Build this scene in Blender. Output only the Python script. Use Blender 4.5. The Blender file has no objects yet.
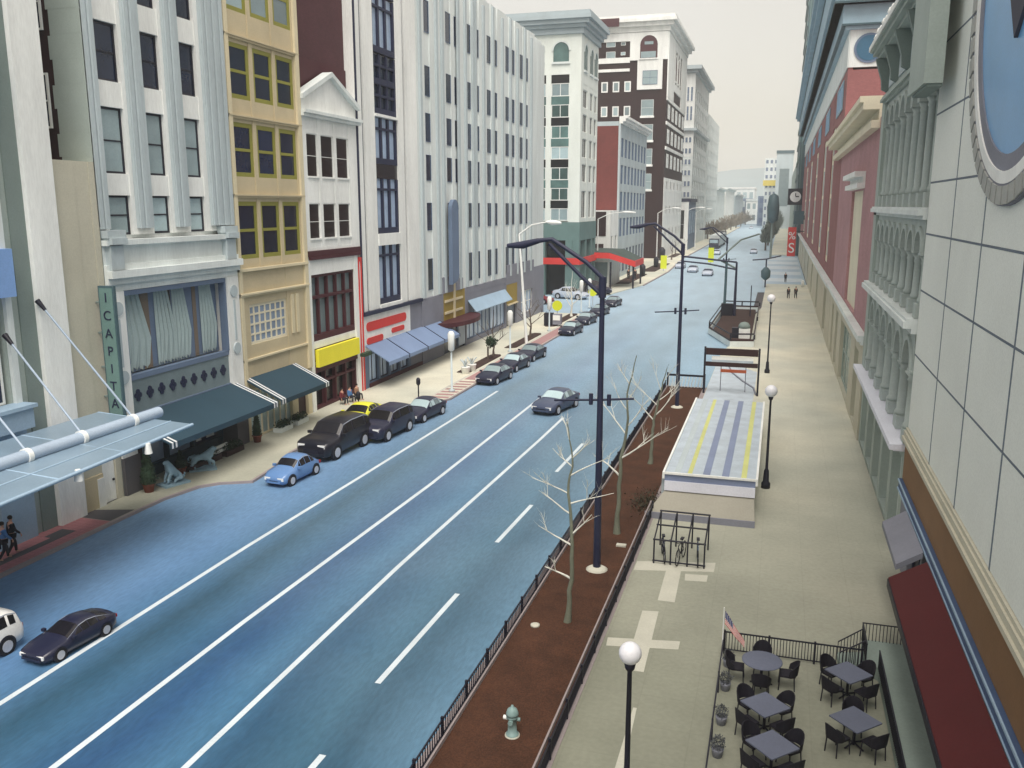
import bpy, bmesh, math, random
from mathutils import Vector, Matrix
random.seed(7)
R = math.radians
scn = bpy.context.scene
C = scn.collection

# ---------------------------------------------------------------- camera
cam_d = bpy.data.cameras.new('camera'); cam = bpy.data.objects.new('camera', cam_d); C.objects.link(cam)
cam_d.sensor_width = 36; cam_d.lens = 36*880/1024
cam_d.clip_end = 9000
cam.location = (0, 0, 14)
cam.rotation_euler = (R(90-11.498), 0, R(16.734))
scn.camera = cam
# ---------------------------------------------------------------- world, sun, exposure
world = bpy.data.worlds.new('World'); scn.world = world; world.use_nodes = True
nt = world.node_tree; nt.nodes.clear()
out = nt.nodes.new('ShaderNodeOutputWorld')
sky = nt.nodes.new('ShaderNodeTexSky'); sky.sky_type = 'NISHITA'; sky.sun_disc = False
SUN_EL, SUN_AZ = 60, 160          # azimuth measured clockwise from +Y
sky.sun_elevation = R(SUN_EL); sky.sun_rotation = R(SUN_AZ); sky.dust_density = 4
bg1 = nt.nodes.new('ShaderNodeBackground'); bg1.inputs[1].default_value = 0.05
nt.links.new(sky.outputs[0], bg1.inputs[0])
bg2 = nt.nodes.new('ShaderNodeBackground')      # high overcast layer
tc = nt.nodes.new('ShaderNodeTexCoord'); nz = nt.nodes.new('ShaderNodeTexNoise'); nz.inputs['Scale'].default_value = 2.2
nz.inputs['Detail'].default_value = 3
nt.links.new(tc.outputs['Generated'], nz.inputs['Vector'])
cr = nt.nodes.new('ShaderNodeValToRGB'); cr.color_ramp.elements[0].position = .35; cr.color_ramp.elements[1].position = .7
cr.color_ramp.elements[0].color = (.57, .50, .38, 1); cr.color_ramp.elements[1].color = (.615, .555, .45, 1)
nt.links.new(nz.outputs['Fac'], cr.inputs[0]); nt.links.new(cr.outputs[0], bg2.inputs[0])
bg2.inputs[1].default_value = .78
add = nt.nodes.new('ShaderNodeAddShader')
nt.links.new(bg1.outputs[0], add.inputs[0]); nt.links.new(bg2.outputs[0], add.inputs[1]); nt.links.new(add.outputs[0], out.inputs[0])
sd = bpy.data.lights.new('sun', 'SUN'); sd.energy = 2.3; sd.angle = R(40); sd.color = (1, .95, .88)
sun = bpy.data.objects.new('sun', sd); C.objects.link(sun)
_a = R(SUN_AZ); _v = Vector((math.sin(_a)*math.cos(R(SUN_EL)), math.cos(_a)*math.cos(R(SUN_EL)), math.sin(R(SUN_EL))))
sun.rotation_euler = _v.to_track_quat('Z', 'Y').to_euler()
scn.view_settings.view_transform = 'Standard'; scn.view_settings.look = 'None'
scn.view_settings.exposure = 0.58; scn.view_settings.gamma = 1
scn.render.resolution_x = 1024; scn.render.resolution_y = 768
scn.render.engine = 'CYCLES'

# ---------------------------------------------------------------- materials
def lin(c): c /= 255; return c/12.92 if c <= .04045 else ((c+.055)/1.055)**2.4
def S(r, g, b, k=1.25, sat=.86):
    m_ = .3*r+.59*g+.11*b; r, g, b = (m_+(v-m_)*sat for v in (r, g, b))
    if k > 1.27: k = k*.88
    c = [lin(v)*k for v in (r, g, b)]; f = min(1, .84/max(c)); return tuple(max(.004, v*f) for v in c)
MATS = {}
def mat(name, col, rough=.8, var=.1, scale=1.2, bump=.15, metal=0, bscale=14, spec=.35, stretch=None, fleck=.04, emit=0):
    if name in MATS: return MATS[name]
    m = bpy.data.materials.new(name); m.use_nodes = True; n = m.node_tree; b = n.nodes['Principled BSDF']
    b.inputs['Roughness'].default_value = rough; b.inputs['Metallic'].default_value = metal
    b.inputs['Specular IOR Level'].default_value = spec
    g = n.nodes.new('ShaderNodeNewGeometry')
    mp = n.nodes.new('ShaderNodeMapping'); n.links.new(g.outputs['Position'], mp.inputs[0])
    if stretch: mp.inputs['Scale'].default_value = stretch
    a = n.nodes.new('ShaderNodeTexNoise'); a.inputs['Scale'].default_value = scale*.35; a.inputs['Detail'].default_value = 6; a.inputs['Roughness'].default_value = .62
    n.links.new(mp.outputs[0], a.inputs['Vector'])
    f = n.nodes.new('ShaderNodeTexNoise'); f.inputs['Scale'].default_value = bscale; f.inputs['Detail'].default_value = 3
    n.links.new(mp.outputs[0], f.inputs['Vector'])
    r = n.nodes.new('ShaderNodeMapRange'); r.inputs['From Min'].default_value = .3; r.inputs['From Max'].default_value = .7
    r.inputs['To Min'].default_value = 1-var; r.inputs['To Max'].default_value = 1+var; n.links.new(a.outputs['Fac'], r.inputs[0])
    r2 = n.nodes.new('ShaderNodeMapRange'); r2.inputs['From Min'].default_value = .35; r2.inputs['From Max'].default_value = .65
    r2.inputs['To Min'].default_value = 1-fleck; r2.inputs['To Max'].default_value = 1+fleck; n.links.new(f.outputs['Fac'], r2.inputs[0])
    mu = n.nodes.new('ShaderNodeMath'); mu.operation = 'MULTIPLY'; n.links.new(r.outputs[0], mu.inputs[0]); n.links.new(r2.outputs[0], mu.inputs[1])
    vm = n.nodes.new('ShaderNodeVectorMath'); vm.operation = 'SCALE'; vm.inputs[0].default_value = col
    if 'glass' in name and 'globe' not in name and 'round' not in name:
        oi = n.nodes.new('ShaderNodeObjectInfo'); r3 = n.nodes.new('ShaderNodeMapRange'); r3.inputs['To Min'].default_value = .55; r3.inputs['To Max'].default_value = 1.5; n.links.new(oi.outputs['Random'], r3.inputs[0])
        m3 = n.nodes.new('ShaderNodeMath'); m3.operation = 'MULTIPLY'; n.links.new(mu.outputs[0], m3.inputs[0]); n.links.new(r3.outputs[0], m3.inputs[1]); mu = m3
    n.links.new(mu.outputs[0], vm.inputs['Scale']); n.links.new(vm.outputs[0], b.inputs['Base Color'])
    if bump:
        bp = n.nodes.new('ShaderNodeBump'); bp.inputs['Strength'].default_value = bump; bp.inputs['Distance'].default_value = .02
        n.links.new(f.outputs['Fac'], bp.inputs['Height']); n.links.new(bp.outputs[0], b.inputs['Normal'])
    MATS[name] = m; return m
def brick_mat(name, col, mortar, sx=1.0):
    m = mat(name, col, .85, .12, 1.0, .25)
    n = m.node_tree; b = n.nodes['Principled BSDF']; src = b.inputs['Base Color'].links[0].from_socket
    g = n.nodes.new('ShaderNodeNewGeometry'); sp = n.nodes.new('ShaderNodeSeparateXYZ'); n.links.new(g.outputs['Position'], sp.inputs[0])
    ad = n.nodes.new('ShaderNodeMath'); ad.operation = 'ADD'; n.links.new(sp.outputs[0], ad.inputs[0]); n.links.new(sp.outputs[1], ad.inputs[1])
    cb = n.nodes.new('ShaderNodeCombineXYZ'); n.links.new(ad.outputs[0], cb.inputs[0]); n.links.new(sp.outputs[2], cb.inputs[1])
    br = n.nodes.new('ShaderNodeTexBrick'); br.inputs['Scale'].default_value = 2.0*sx; br.inputs['Mortar Size'].default_value = .018
    br.inputs['Color1'].default_value = (1, 1, 1, 1); br.inputs['Color2'].default_value = (.82, .82, .82, 1)
    br.inputs['Mortar'].default_value = (mortar, mortar, mortar, 1); n.links.new(cb.outputs[0], br.inputs['Vector'])
    mx = n.nodes.new('ShaderNodeMix'); mx.data_type = 'RGBA'; mx.blend_type = 'MULTIPLY'; mx.inputs[0].default_value = .8
    n.links.new(src, mx.inputs[6]); n.links.new(br.outputs['Color'], mx.inputs[7]); n.links.new(mx.outputs[2], b.inputs['Base Color'])
    return m
W = 1.45   # upright surfaces see half the sky
M = dict(
 white=mat('white_paint', S(208, 210, 207, W), .78, .12, 1.8, stretch=(1, 1, .2)),
 palest=mat('pale_stone', S(192, 199, 198, W), .8, .12, 1.6, stretch=(1, 1, .18)),
 bluegrey=mat('blue_grey_stone', S(160, 172, 176, W), .8, .1, stretch=(1, 1, .25)),
 greygreen=mat('grey_green_stone', S(146, 158, 152, W), .85, .08),
 darkgreen=mat('dark_grey_green_stone', S(108, 122, 118, W), .85, .08),
 tan=mat('tan_stone', S(176, 162, 130, 1.27), .8, .08),
 tanlight=mat('tan_render', S(192, 180, 148, 1.27), .8, .07),
 olive=mat('olive_window_paint', S(126, 124, 44, W), .6, .06),
 navyglass=mat('dark_blue_glass', S(18, 32, 58, 1.1), .22, .25, 2.0, .02, spec=.5),
 blackglass=mat('black_glass', S(22, 20, 26, 1.0), .25, .2, 2, .02, spec=.45),
 wineglass=mat('dark_wine_glass', S(34, 16, 20, .8), .35, .2, 2, .02, spec=.3),
 greyglass=mat('grey_reflecting_glass', S(130, 150, 155, 1.2), .25, .12, 1.5, .02, spec=.5),
 skyglass=mat('pale_blue_glass', S(150, 172, 200, 1.3), .25, .15, 2, .02, spec=.5),
 greenglass=mat('green_glass', S(66, 94, 92, 1.2), .25, .3, 1.2, .02, spec=.5),
 blueglass=mat('blue_round_glass', S(84, 140, 188, 1.7), .3, .12, .5, .02, spec=.45),
 navy=mat('navy_paint', S(28, 34, 64, 1.2), .55, .1),
 black=mat('black_iron', S(26, 26, 42, 1.0), .5, .1, bump=.05),
 pole=mat('dark_pole_paint', S(36, 40, 66, 1.1), .45, .1, bump=.03),
 maroon=brick_mat('maroon_brick', S(84, 48, 54, 1.1), .75),
 brown=brick_mat('brown_brick', S(58, 24, 28, .7), .7),
 red=brick_mat('red_brick', S(146, 92, 92, 1.3), .82),
 irongrey=mat('iron_grey_green', S(152, 162, 158, 1.5), .75, .12, 2),
 rosy=brick_mat('rosy_brick', S(168, 122, 126, 1.4), .85),
 fire=brick_mat('rust_brick', S(124, 58, 54, 1.1), .8),
 burgundy=mat('burgundy_paint', S(70, 26, 34, 1.2), .6, .12),
 scarlet=mat('scarlet_paint', S(205, 48, 44, 1.25), .6, .06),
 awnred=mat('red_awning_canvas', S(104, 24, 28, .62), .8, .12, .8),
 yellow=mat('yellow_sign_paint', S(238, 226, 30, 1.2), .6, .05),
 lime=mat('lime_sign_paint', S(205, 215, 20, 1.15), .6, .05),
 awnteal=mat('dark_teal_canvas', S(34, 62, 78, 1.15), .75, .1, .8),
 awnblue=mat('slate_blue_canvas', S(110, 132, 168, 1.15), .8, .07),
 greybase=mat('purple_grey_stone', S(118, 120, 132, 1.4), .85, .1),
 slate=mat('slate_blue_panel', S(90, 108, 134, 1.4), .7, .08),
 gold=mat('olive_gold_panel', S(140, 118, 40, 1.4), .6, .12),
 cream=mat('cream_stone', S(200, 192, 168, W), .8, .07),
 beige=mat('beige_wall', S(172, 168, 150, W), .8, .07),
 ochre=mat('ochre_sign_band', S(122, 88, 56, 1.2), .75, .14, .8),
 bluestrip=mat('blue_painted_band', S(60, 82, 120, 1.4), .6, .12),
 granite=mat('pale_granite', S(206, 210, 204, 1.27), .6, .07, .5, .08),
 joint=mat('granite_joint', S(100, 112, 126, 1.1), .9, .05),
 teal=mat('blue_grey_cornice_paint', S(122, 148, 162, 1.7), .7, .12, .8),
 tealdark=mat('deep_teal_panels', S(62, 88, 96, 1.4), .5, .2, .6),
 ltblue=mat('light_blue_paint', S(138, 164, 186, 1.25), .6, .1),
 midblue=mat('mid_blue_panel', S(112, 150, 205, 1.35), .6, .08),
 canopyglass=mat('blue_canopy_glass', S(118, 142, 162, 1.0), .3, .12, 1, .03, spec=.5),
 tube=mat('pale_blue_tube_paint', S(158, 176, 196, 1.1), .5, .08),
 terracotta=mat('terracotta', S(120, 62, 48, 1.2), .85, .1),
 leaf=mat('dark_green_foliage', S(44, 66, 44, 1.0), .8, .35, 12),
 verd=mat('weathered_blue_bronze', S(120, 150, 166, 1.25), .6, .3, 4),
 brownpaint=mat('brown_painted_front', S(52, 30, 32, 1.1), .6, .15),
 mulch=mat('brown_mulch', S(92, 54, 34, .62), .95, .28, 3, .7, bscale=22, fleck=.25),
 mulchdark=mat('dark_mulch', S(66, 46, 42, .95), .95, .2, 3, .6, bscale=22, fleck=.2),
 bark=mat('grey_green_bark', S(104, 108, 92, 1.2), .9, .2, 4),
 barkpale=mat('pale_branch_bark', S(196, 196, 186, 1.25), .9, .2, 4),
 barkdark=mat('brown_bark', S(84, 70, 62, 1.2), .9, .2, 4),
 concrete=mat('pale_concrete', S(188, 186, 176, 1.0), .85, .08),
 kerb=mat('kerb_stone', S(150, 138, 138, 1.0), .85, .1),
 pink=mat('pink_pavers', S(166, 126, 126, 1.0), .85, .1),
 rosepave=mat('rose_pavers', S(164, 104, 108, 1.45), .85, .14, 1.0),
 greypave=mat('dark_grey_pavers', S(86, 84, 88, 1.0), .85, .12),
 marking=mat('white_road_paint', S(196, 208, 216, 1.0), .7, .1, 2, .1),
 palemark=mat('pale_paving_stripe', S(196, 194, 178, .95), .8, .08, 2),
 tyre=mat('tyre_rubber', S(24, 24, 30, 1), .85, .1), rim=mat('silver_rim', S(190, 190, 196, 1.1), .35, .05, metal=.3),
 lampglass=mat('white_globe_glass', (.8, .8, .84), .3, .02, bump=0),
 hyd=mat('pale_teal_hydrant_paint', S(120, 148, 146, 1.15), .5, .12, 3),
 tabletop=mat('slate_blue_table_top', S(92, 98, 118, 1.05), .6, .08), chair=mat('black_wicker', S(28, 26, 38, 1), .75, .15),
 patio=mat('pale_green_stone', S(134, 150, 142, 1.0), .8, .1),
 carblue=mat('blue_car_paint', S(82, 120, 172, 1.25), .3, .04, bump=0, spec=.6), carblack=mat('black_car_paint', S(24, 24, 36, 1.1), .28, .05, bump=0, spec=.5),
 carwhite=mat('white_car_paint', S(214, 214, 212, 1.2), .3, .03, bump=0), caryellow=mat('yellow_car_paint', S(205, 205, 40, 1.2), .35, .04, bump=0),
 carnavy=mat('dark_navy_car_paint', S(32, 34, 58, 1.1), .3, .05, bump=0, spec=.5), carred=mat('red_car_paint', S(128, 36, 48, 1.2), .35, .05, bump=0),
 cargrey=mat('silver_car_paint', S(170, 180, 196, 1.2), .3, .05, bump=0), silver=mat('brushed_silver_trim', S(150, 158, 172, 1.1), .35, .05, bump=0),
 headlamp=mat('clear_headlamp', S(225, 225, 222, 1.1), .2, .03, bump=0), taillamp=mat('red_tail_lamp', S(150, 20, 24), .3, .03, bump=0),
 skin=mat('skin', S(190, 140, 118, 1.1), .6, .05), hair=mat('dark_hair', S(34, 26, 24), .8, .1),
 clothdark=mat('dark_cloth', S(34, 34, 44, 1.1), .9, .1), clothblue=mat('blue_cloth', S(70, 120, 180, 1.1), .9, .1),
 clothred=mat('maroon_cloth', S(110, 36, 44, 1.1), .9, .1), clothtan=mat('tan_cloth', S(150, 110, 84, 1.1), .9, .1),
 orange=mat('orange_metal', S(206, 96, 56, 1.15), .6, .05),
 hill=mat('hazy_hillside', S(128, 148, 152, 1.0), .95, .12, .02),
 stripeblue=mat('slate_roof_stripe', S(124, 138, 172, 1.0), .5, .12), stripeyellow=mat('yellow_roof_stripe', S(206, 210, 120, .95), .5, .12),
 stripepale=mat('pale_roof_stripe', S(178, 192, 204, 1.0), .5, .14, 3), taupe=mat('taupe_apron_stone', S(156, 152, 138, 1.05), .8, .08),
 lavender=mat('lavender_white_parapet', S(206, 208, 220, 1.2), .7, .05),
 curtain=mat('pale_curtain', S(150, 168, 168, 1.2), .7, .1), curtainbrown=mat('brown_curtain', S(118, 104, 90, 1.05), .8, .1),
 ironstripe=mat('white_awning_stripe', S(205, 208, 210, 1.2), .8, .04), bluepaint=mat('blue_flag_canton', S(40, 50, 110)), 
)
def road_mat():
    m = mat('painted_blue_asphalt', (.1, .2, .35), .5, .1, 1.0, .25, bscale=9, spec=.32, stretch=(1, .25, 1), fleck=.1)
    n = m.node_tree; b = n.nodes['Principled BSDF']
    vm = [x for x in n.nodes if x.type == 'VECT_MATH'][0]
    g = n.nodes.new('ShaderNodeNewGeometry'); sp = n.nodes.new('ShaderNodeSeparateXYZ'); n.links.new(g.outputs['Position'], sp.inputs[0])
    # lane wear and painted glow by the lines: colour bands across the street
    w = n.nodes.new('ShaderNodeTexNoise'); w.inputs['Scale'].default_value = .12; n.links.new(g.outputs['Position'], w.inputs['Vector'])
    wm = n.nodes.new('ShaderNodeMath'); wm.operation = 'MULTIPLY_ADD'; wm.inputs[1].default_value = 1.6; n.links.new(w.outputs['Fac'], wm.inputs[0]); n.links.new(sp.outputs[0], wm.inputs[2])
    mr = n.nodes.new('ShaderNodeMapRange'); mr.inputs['From Min'].default_value = -28; mr.inputs['From Max'].default_value = -6; n.links.new(wm.outputs[0], mr.inputs[0])
    cr = n.nodes.new('ShaderNodeValToRGB'); e = cr.color_ramp.elements
    k = .72
    stops = [(-28, (124, 170, 216)), (-21.4, (92, 142, 196)), (-20.2, (78, 130, 178)), (-18.6, (46, 92, 122)), (-17.2, (60, 112, 152)), (-15.3, (46, 94, 146)), (-13.6, (70, 126, 168)), (-12.2, (48, 96, 134)), (-10.3, (66, 118, 150)), (-9.2, (54, 100, 130)), (-7.2, (108, 160, 196))]  # leftmost stop lightened to offset the shade of the facades
    e[0].position = 0; e[0].color = (*S(*stops[0][1], k), 1); e[1].position = 1; e[1].color = (*S(*stops[-1][1], k), 1)
    for x, c in stops[1:-1]:
        q = e.new((x+28)/22); q.color = (*S(*c, k), 1)
    n.links.new(mr.outputs[0], cr.inputs[0])
    # haze and sky sheen painted in: paler along the street, ragged patchy start
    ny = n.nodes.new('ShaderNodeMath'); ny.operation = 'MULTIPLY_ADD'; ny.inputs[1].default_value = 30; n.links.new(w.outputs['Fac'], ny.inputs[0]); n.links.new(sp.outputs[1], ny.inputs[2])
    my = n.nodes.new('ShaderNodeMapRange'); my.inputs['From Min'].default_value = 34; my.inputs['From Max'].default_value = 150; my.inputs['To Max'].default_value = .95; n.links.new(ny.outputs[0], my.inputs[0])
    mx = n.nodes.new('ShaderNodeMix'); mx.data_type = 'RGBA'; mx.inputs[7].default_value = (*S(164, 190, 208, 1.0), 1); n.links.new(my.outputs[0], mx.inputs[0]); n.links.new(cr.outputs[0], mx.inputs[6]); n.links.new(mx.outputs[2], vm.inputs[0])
    return m
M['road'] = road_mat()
def pave_mat():
    m = mat('beige_sidewalk_paving', (.4, .38, .3), .7, .1, .8, .2, bscale=7, fleck=.05)
    n = m.node_tree; b = n.nodes['Principled BSDF']; vm = [x for x in n.nodes if x.type == 'VECT_MATH'][0]
    g = n.nodes.new('ShaderNodeNewGeometry'); a = n.nodes.new('ShaderNodeTexNoise'); a.inputs['Scale'].default_value = .09; a.inputs['Detail'].default_value = 2
    n.links.new(g.outputs['Position'], a.inputs['Vector'])
    cr = n.nodes.new('ShaderNodeValToRGB'); e = cr.color_ramp.elements
    e[0].position = .35; e[0].color = (*S(184, 186, 172, 1.12), 1); e[1].position = .65; e[1].color = (*S(204, 200, 180, 1.12), 1)
    n.links.new(a.outputs['Fac'], cr.inputs[0])
    # the first stretch is darker grey-beige, grading paler further along
    sp = n.nodes.new('ShaderNodeSeparateXYZ'); n.links.new(g.outputs['Position'], sp.inputs[0])
    ma = n.nodes.new('ShaderNodeMath'); ma.operation = 'MULTIPLY_ADD'; ma.inputs[1].default_value = 26; n.links.new(a.outputs['Fac'], ma.inputs[0]); n.links.new(sp.outputs[1], ma.inputs[2])
    my = n.nodes.new('ShaderNodeMapRange'); my.inputs['From Min'].default_value = 34; my.inputs['From Max'].default_value = 74; n.links.new(ma.outputs[0], my.inputs[0])
    mx = n.nodes.new('ShaderNodeMix'); mx.data_type = 'RGBA'; mx.inputs[6].default_value = (*S(148, 150, 131, .8), 1); n.links.new(my.outputs[0], mx.inputs[0]); n.links.new(cr.outputs[0], mx.inputs[7])
    n.links.new(mx.outputs[2], vm.inputs[0])
    return m
M['pave'] = pave_mat()
def add_slabs(m, bw, bh, amt, col=.82):
    n = m.node_tree; b = n.nodes['Principled BSDF']; src = b.inputs['Base Color'].links[0].from_socket
    g = n.nodes.new('ShaderNodeNewGeometry'); br = n.nodes.new('ShaderNodeTexBrick'); br.offset = .0; br.inputs['Scale'].default_value = 1; br.inputs['Brick Width'].default_value = bw; br.inputs['Row Height'].default_value = bh
    br.inputs['Mortar Size'].default_value = .018; br.inputs['Color1'].default_value = (1, 1, 1, 1); br.inputs['Color2'].default_value = (.95, .95, .95, 1); br.inputs['Mortar'].default_value = (col, col, col, 1)
    n.links.new(g.outputs['Position'], br.inputs['Vector']); mx = n.nodes.new('ShaderNodeMix'); mx.data_type = 'RGBA'; mx.blend_type = 'MULTIPLY'; mx.inputs[0].default_value = amt
    n.links.new(src, mx.inputs[6]); n.links.new(br.outputs['Color'], mx.inputs[7]); n.links.new(mx.outputs[2], b.inputs['Base Color'])
add_slabs(M['pave'], 1.55, 1.55, .4); add_slabs(M['rosepave'], .6, .3, .8, .75); add_slabs(M['pink'], .6, .3, .7, .8)

# ---------------------------------------------------------------- mesh helpers
class F:     # facade frame: u along the wall, w outwards
    def __init__(s, U, Wd, off=(0, 0, 0)): s.U = Vector(U); s.W = Vector(Wd); s.o = Vector(off)
    def __call__(s, u, w, z): return s.o + s.U*u + s.W*w + Vector((0, 0, z))
LF = F((0, 1, 0), (1, 0, 0)); LS = F((-1, 0, 0), (0, -1, 0))          # left side of the street: front, south side
RF = F((0, 1, 0), (-1, 0, 0)); RS = F((1, 0, 0), (0, -1, 0))
ID = F((1, 0, 0), (0, 1, 0))
class MB:
    def __init__(s): s.v = []; s.f = []; s.sm = []
    def add(s, vs, fs, smooth=False):
        o = len(s.v); s.v += [Vector(v) for v in vs]; s.f += [tuple(i+o for i in f) for f in fs]; s.sm += [smooth]*len(fs); return s
    def box(s, T, u0, u1, w0, w1, z0, z1):
        vs = [T(u, w, z) for z in (z0, z1) for w in (w0, w1) for u in (u0, u1)]
        return s.add(vs, [(0, 2, 3, 1), (4, 5, 7, 6), (0, 1, 5, 4), (2, 6, 7, 3), (0, 4, 6, 2), (1, 3, 7, 5)])
    def prism(s, T, pts, w0, w1):     # pts in (u, z), extruded along w
        n = len(pts); vs = [T(u, w0, z) for u, z in pts]+[T(u, w1, z) for u, z in pts]
        return s.add(vs, [tuple(range(n)), tuple(range(2*n-1, n-1, -1))]+[(i, (i+1) % n, n+(i+1) % n, n+i) for i in range(n)])
    def side(s, T, pts, u0, u1):      # pts in (w, z), extruded along u
        n = len(pts); vs = [T(u0, w, z) for w, z in pts]+[T(u1, w, z) for w, z in pts]
        return s.add(vs, [tuple(range(n)), tuple(range(2*n-1, n-1, -1))]+[(i, (i+1) % n, n+(i+1) % n, n+i) for i in range(n)])
    def slab(s, pts, z0, z1):         # pts in (x, y)
        n = len(pts); vs = [(x, y, z0) for x, y in pts]+[(x, y, z1) for x, y in pts]
        return s.add(vs, [tuple(range(n)), tuple(range(2*n-1, n-1, -1))]+[(i, (i+1) % n, n+(i+1) % n, n+i) for i in range(n)])
    def tube(s, pts, r, n=8, cap=True):
        pts = [Vector(p) for p in pts]; rs = r if isinstance(r, (list, tuple)) else [r]*len(pts); vs = []; fs = []
        for i, p in enumerate(pts):
            d = (pts[min(i+1, len(pts)-1)]-pts[max(i-1, 0)])
            d = d.normalized() if d.length > 1e-9 else Vector((0, 0, 1))
            a = d.cross(Vector((0, 0, 1)) if abs(d.z) < .95 else Vector((1, 0, 0))).normalized(); b = d.cross(a)
            vs += [p+(a*math.cos(2*math.pi*k/n)+b*math.sin(2*math.pi*k/n))*rs[i] for k in range(n)]
        for i in range(len(pts)-1):
            fs += [(i*n+k, i*n+(k+1) % n, (i+1)*n+(k+1) % n, (i+1)*n+k) for k in range(n)]
        s.add(vs, fs, True)
        if cap: s.add([vs[k] for k in range(n)], [tuple(range(n))]); s.add([vs[-n+k] for k in range(n)], [tuple(range(n))])
        return s
    def lathe(s, prof, c=(0, 0, 0), n=16):
        c = Vector(c); vs = []; fs = []
        for r, z in prof: vs += [c+Vector((r*math.cos(2*math.pi*k/n), r*math.sin(2*math.pi*k/n), z)) for k in range(n)]
        for i in range(len(prof)-1): fs += [(i*n+k, i*n+(k+1) % n, (i+1)*n+(k+1) % n, (i+1)*n+k) for k in range(n)]
        fs += [tuple(range(n)), tuple(range(len(prof)*n-n, len(prof)*n))]
        return s.add(vs, fs, True)
    def build(s, name, m, parent=None):
        me = bpy.data.meshes.new(name); me.from_pydata([tuple(v) for v in s.v], [], s.f)
        bm = bmesh.new(); bm.from_mesh(me); bmesh.ops.recalc_face_normals(bm, faces=bm.faces); bm.to_mesh(me); bm.free()
        me.materials.append(MATS[m] if m in MATS else M[m] if isinstance(m, str) else m)
        for i, p in enumerate(me.polygons): p.use_smooth = s.sm[i]
        o = bpy.data.objects.new(name, me); C.objects.link(o)
        if parent: o.parent = parent
        return o
def tag(o, label=None, cat=None, group=None, kind=None):
    if label: o['label'] = label
    if cat: o['category'] = cat
    if group: o['group'] = group
    if kind: o['kind'] = kind
    return o
def thing(name, label, cat, loc=(0, 0, 0), rz=0, group=None, sc=1):
    o = bpy.data.objects.new(name, None); C.objects.link(o); o.location = loc; o.rotation_euler = (0, 0, rz)
    o.empty_display_size = .2
    if sc != 1: o.scale = (sc, sc, sc)
    return tag(o, label, cat, group)
def dup(src, parent=None, **kw):
    c = src.copy(); C.objects.link(c); c.parent = parent
    for ch in [x for x in src.children]: dup(ch, c)
    return c
def place(src, first, loc, rz=0, label=None, sc=None, group=None):
    o = src if first else dup(src)
    o.location = loc; o.rotation_euler = (0, 0, rz)
    if sc: o.scale = (sc, sc, sc)
    if label: o['label'] = label
    if group: o['group'] = group
    return o
def struct(name, mb, m): return tag(mb.build(name, m), kind='structure')
def arc(cu, cz, r, a0, a1, n=12, rz=None):
    rz = rz or r
    return [(cu+r*math.cos(R(a0+(a1-a0)*i/n)), cz+rz*math.sin(R(a0+(a1-a0)*i/n))) for i in range(n+1)]
def grid(mb, T, u0, u1, z0, z1, cols, rows, w=0, th=.4, inset=0.03):
    """wall with real openings: full-height piers between columns, spandrels inside them (set back a little)"""
    e = [u0]+[x for c in cols for x in c]+[u1]
    for i in range(0, len(e), 2):
        if e[i+1]-e[i] > .01: mb.box(T, e[i], e[i+1], w-th, w, z0, z1)
    h = [z0]+[x for r in rows for x in r]+[z1]
    for a, b in cols:
        for i in range(0, len(h), 2):
            if h[i+1]-h[i] > .01: mb.box(T, a, b, w-th, w-inset, h[i], h[i+1])
def window(root, T, u0, u1, z0, z1, fm='white', gm='navyglass', nu=1, nz=2, w=-.16, fw=.09, sill=None):
    g = .004
    mb = MB(); a, b, c, d = u0+g, u1-g, z0+g, z1-g
    mb.box(T, a, a+fw, w-.06, w+.03, c, d).box(T, b-fw, b, w-.06, w+.03, c, d)
    mb.box(T, a+fw, b-fw, w-.06, w+.027, c, c+fw).box(T, a+fw, b-fw, w-.06, w+.027, d-fw, d)
    for i in range(1, nu):
        x = a+(b-a)*i/nu; mb.box(T, x-fw*.4, x+fw*.4, w-.05, w+.024, c+fw, d-fw)
    for i in range(1, nz):
        z = c+(d-c)*i/nz; mb.box(T, a+fw, b-fw, w-.05, w+.018, z-fw*.35, z+fw*.35)
    if sill: mb.box(T, a, b, w+.03, .06, z0+g, z0+.12)
    f = mb.build('window', fm, root)
    MB().box(T, a+fw*.5, b-fw*.5, w-.045, w-.02, c+fw*.5, d-fw*.5).build('pane', gm, f)
    return f
def cornice(T, u0, u1, z0, steps, w=0):
    """steps: (height, projection) from the bottom up"""
    mb = MB(); z = z0
    for h, p in steps: mb.box(T, u0, u1, w-.3, w+p, z, z+h); z += h
    return mb

# ================================================================ SETTING
ZR = 0.0; KB = .13
struct('ground', MB().slab([(-3000, -200), (3000, -200), (3000, 4000), (-3000, 4000)], -.5, -.05), 'greypave')
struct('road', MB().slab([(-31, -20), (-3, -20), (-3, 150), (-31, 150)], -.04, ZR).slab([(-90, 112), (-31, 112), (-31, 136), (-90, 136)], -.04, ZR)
       .slab([(-31, 150), (5, 150), (5, 1500), (-31, 1500)], -.04, ZR), 'road')
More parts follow.
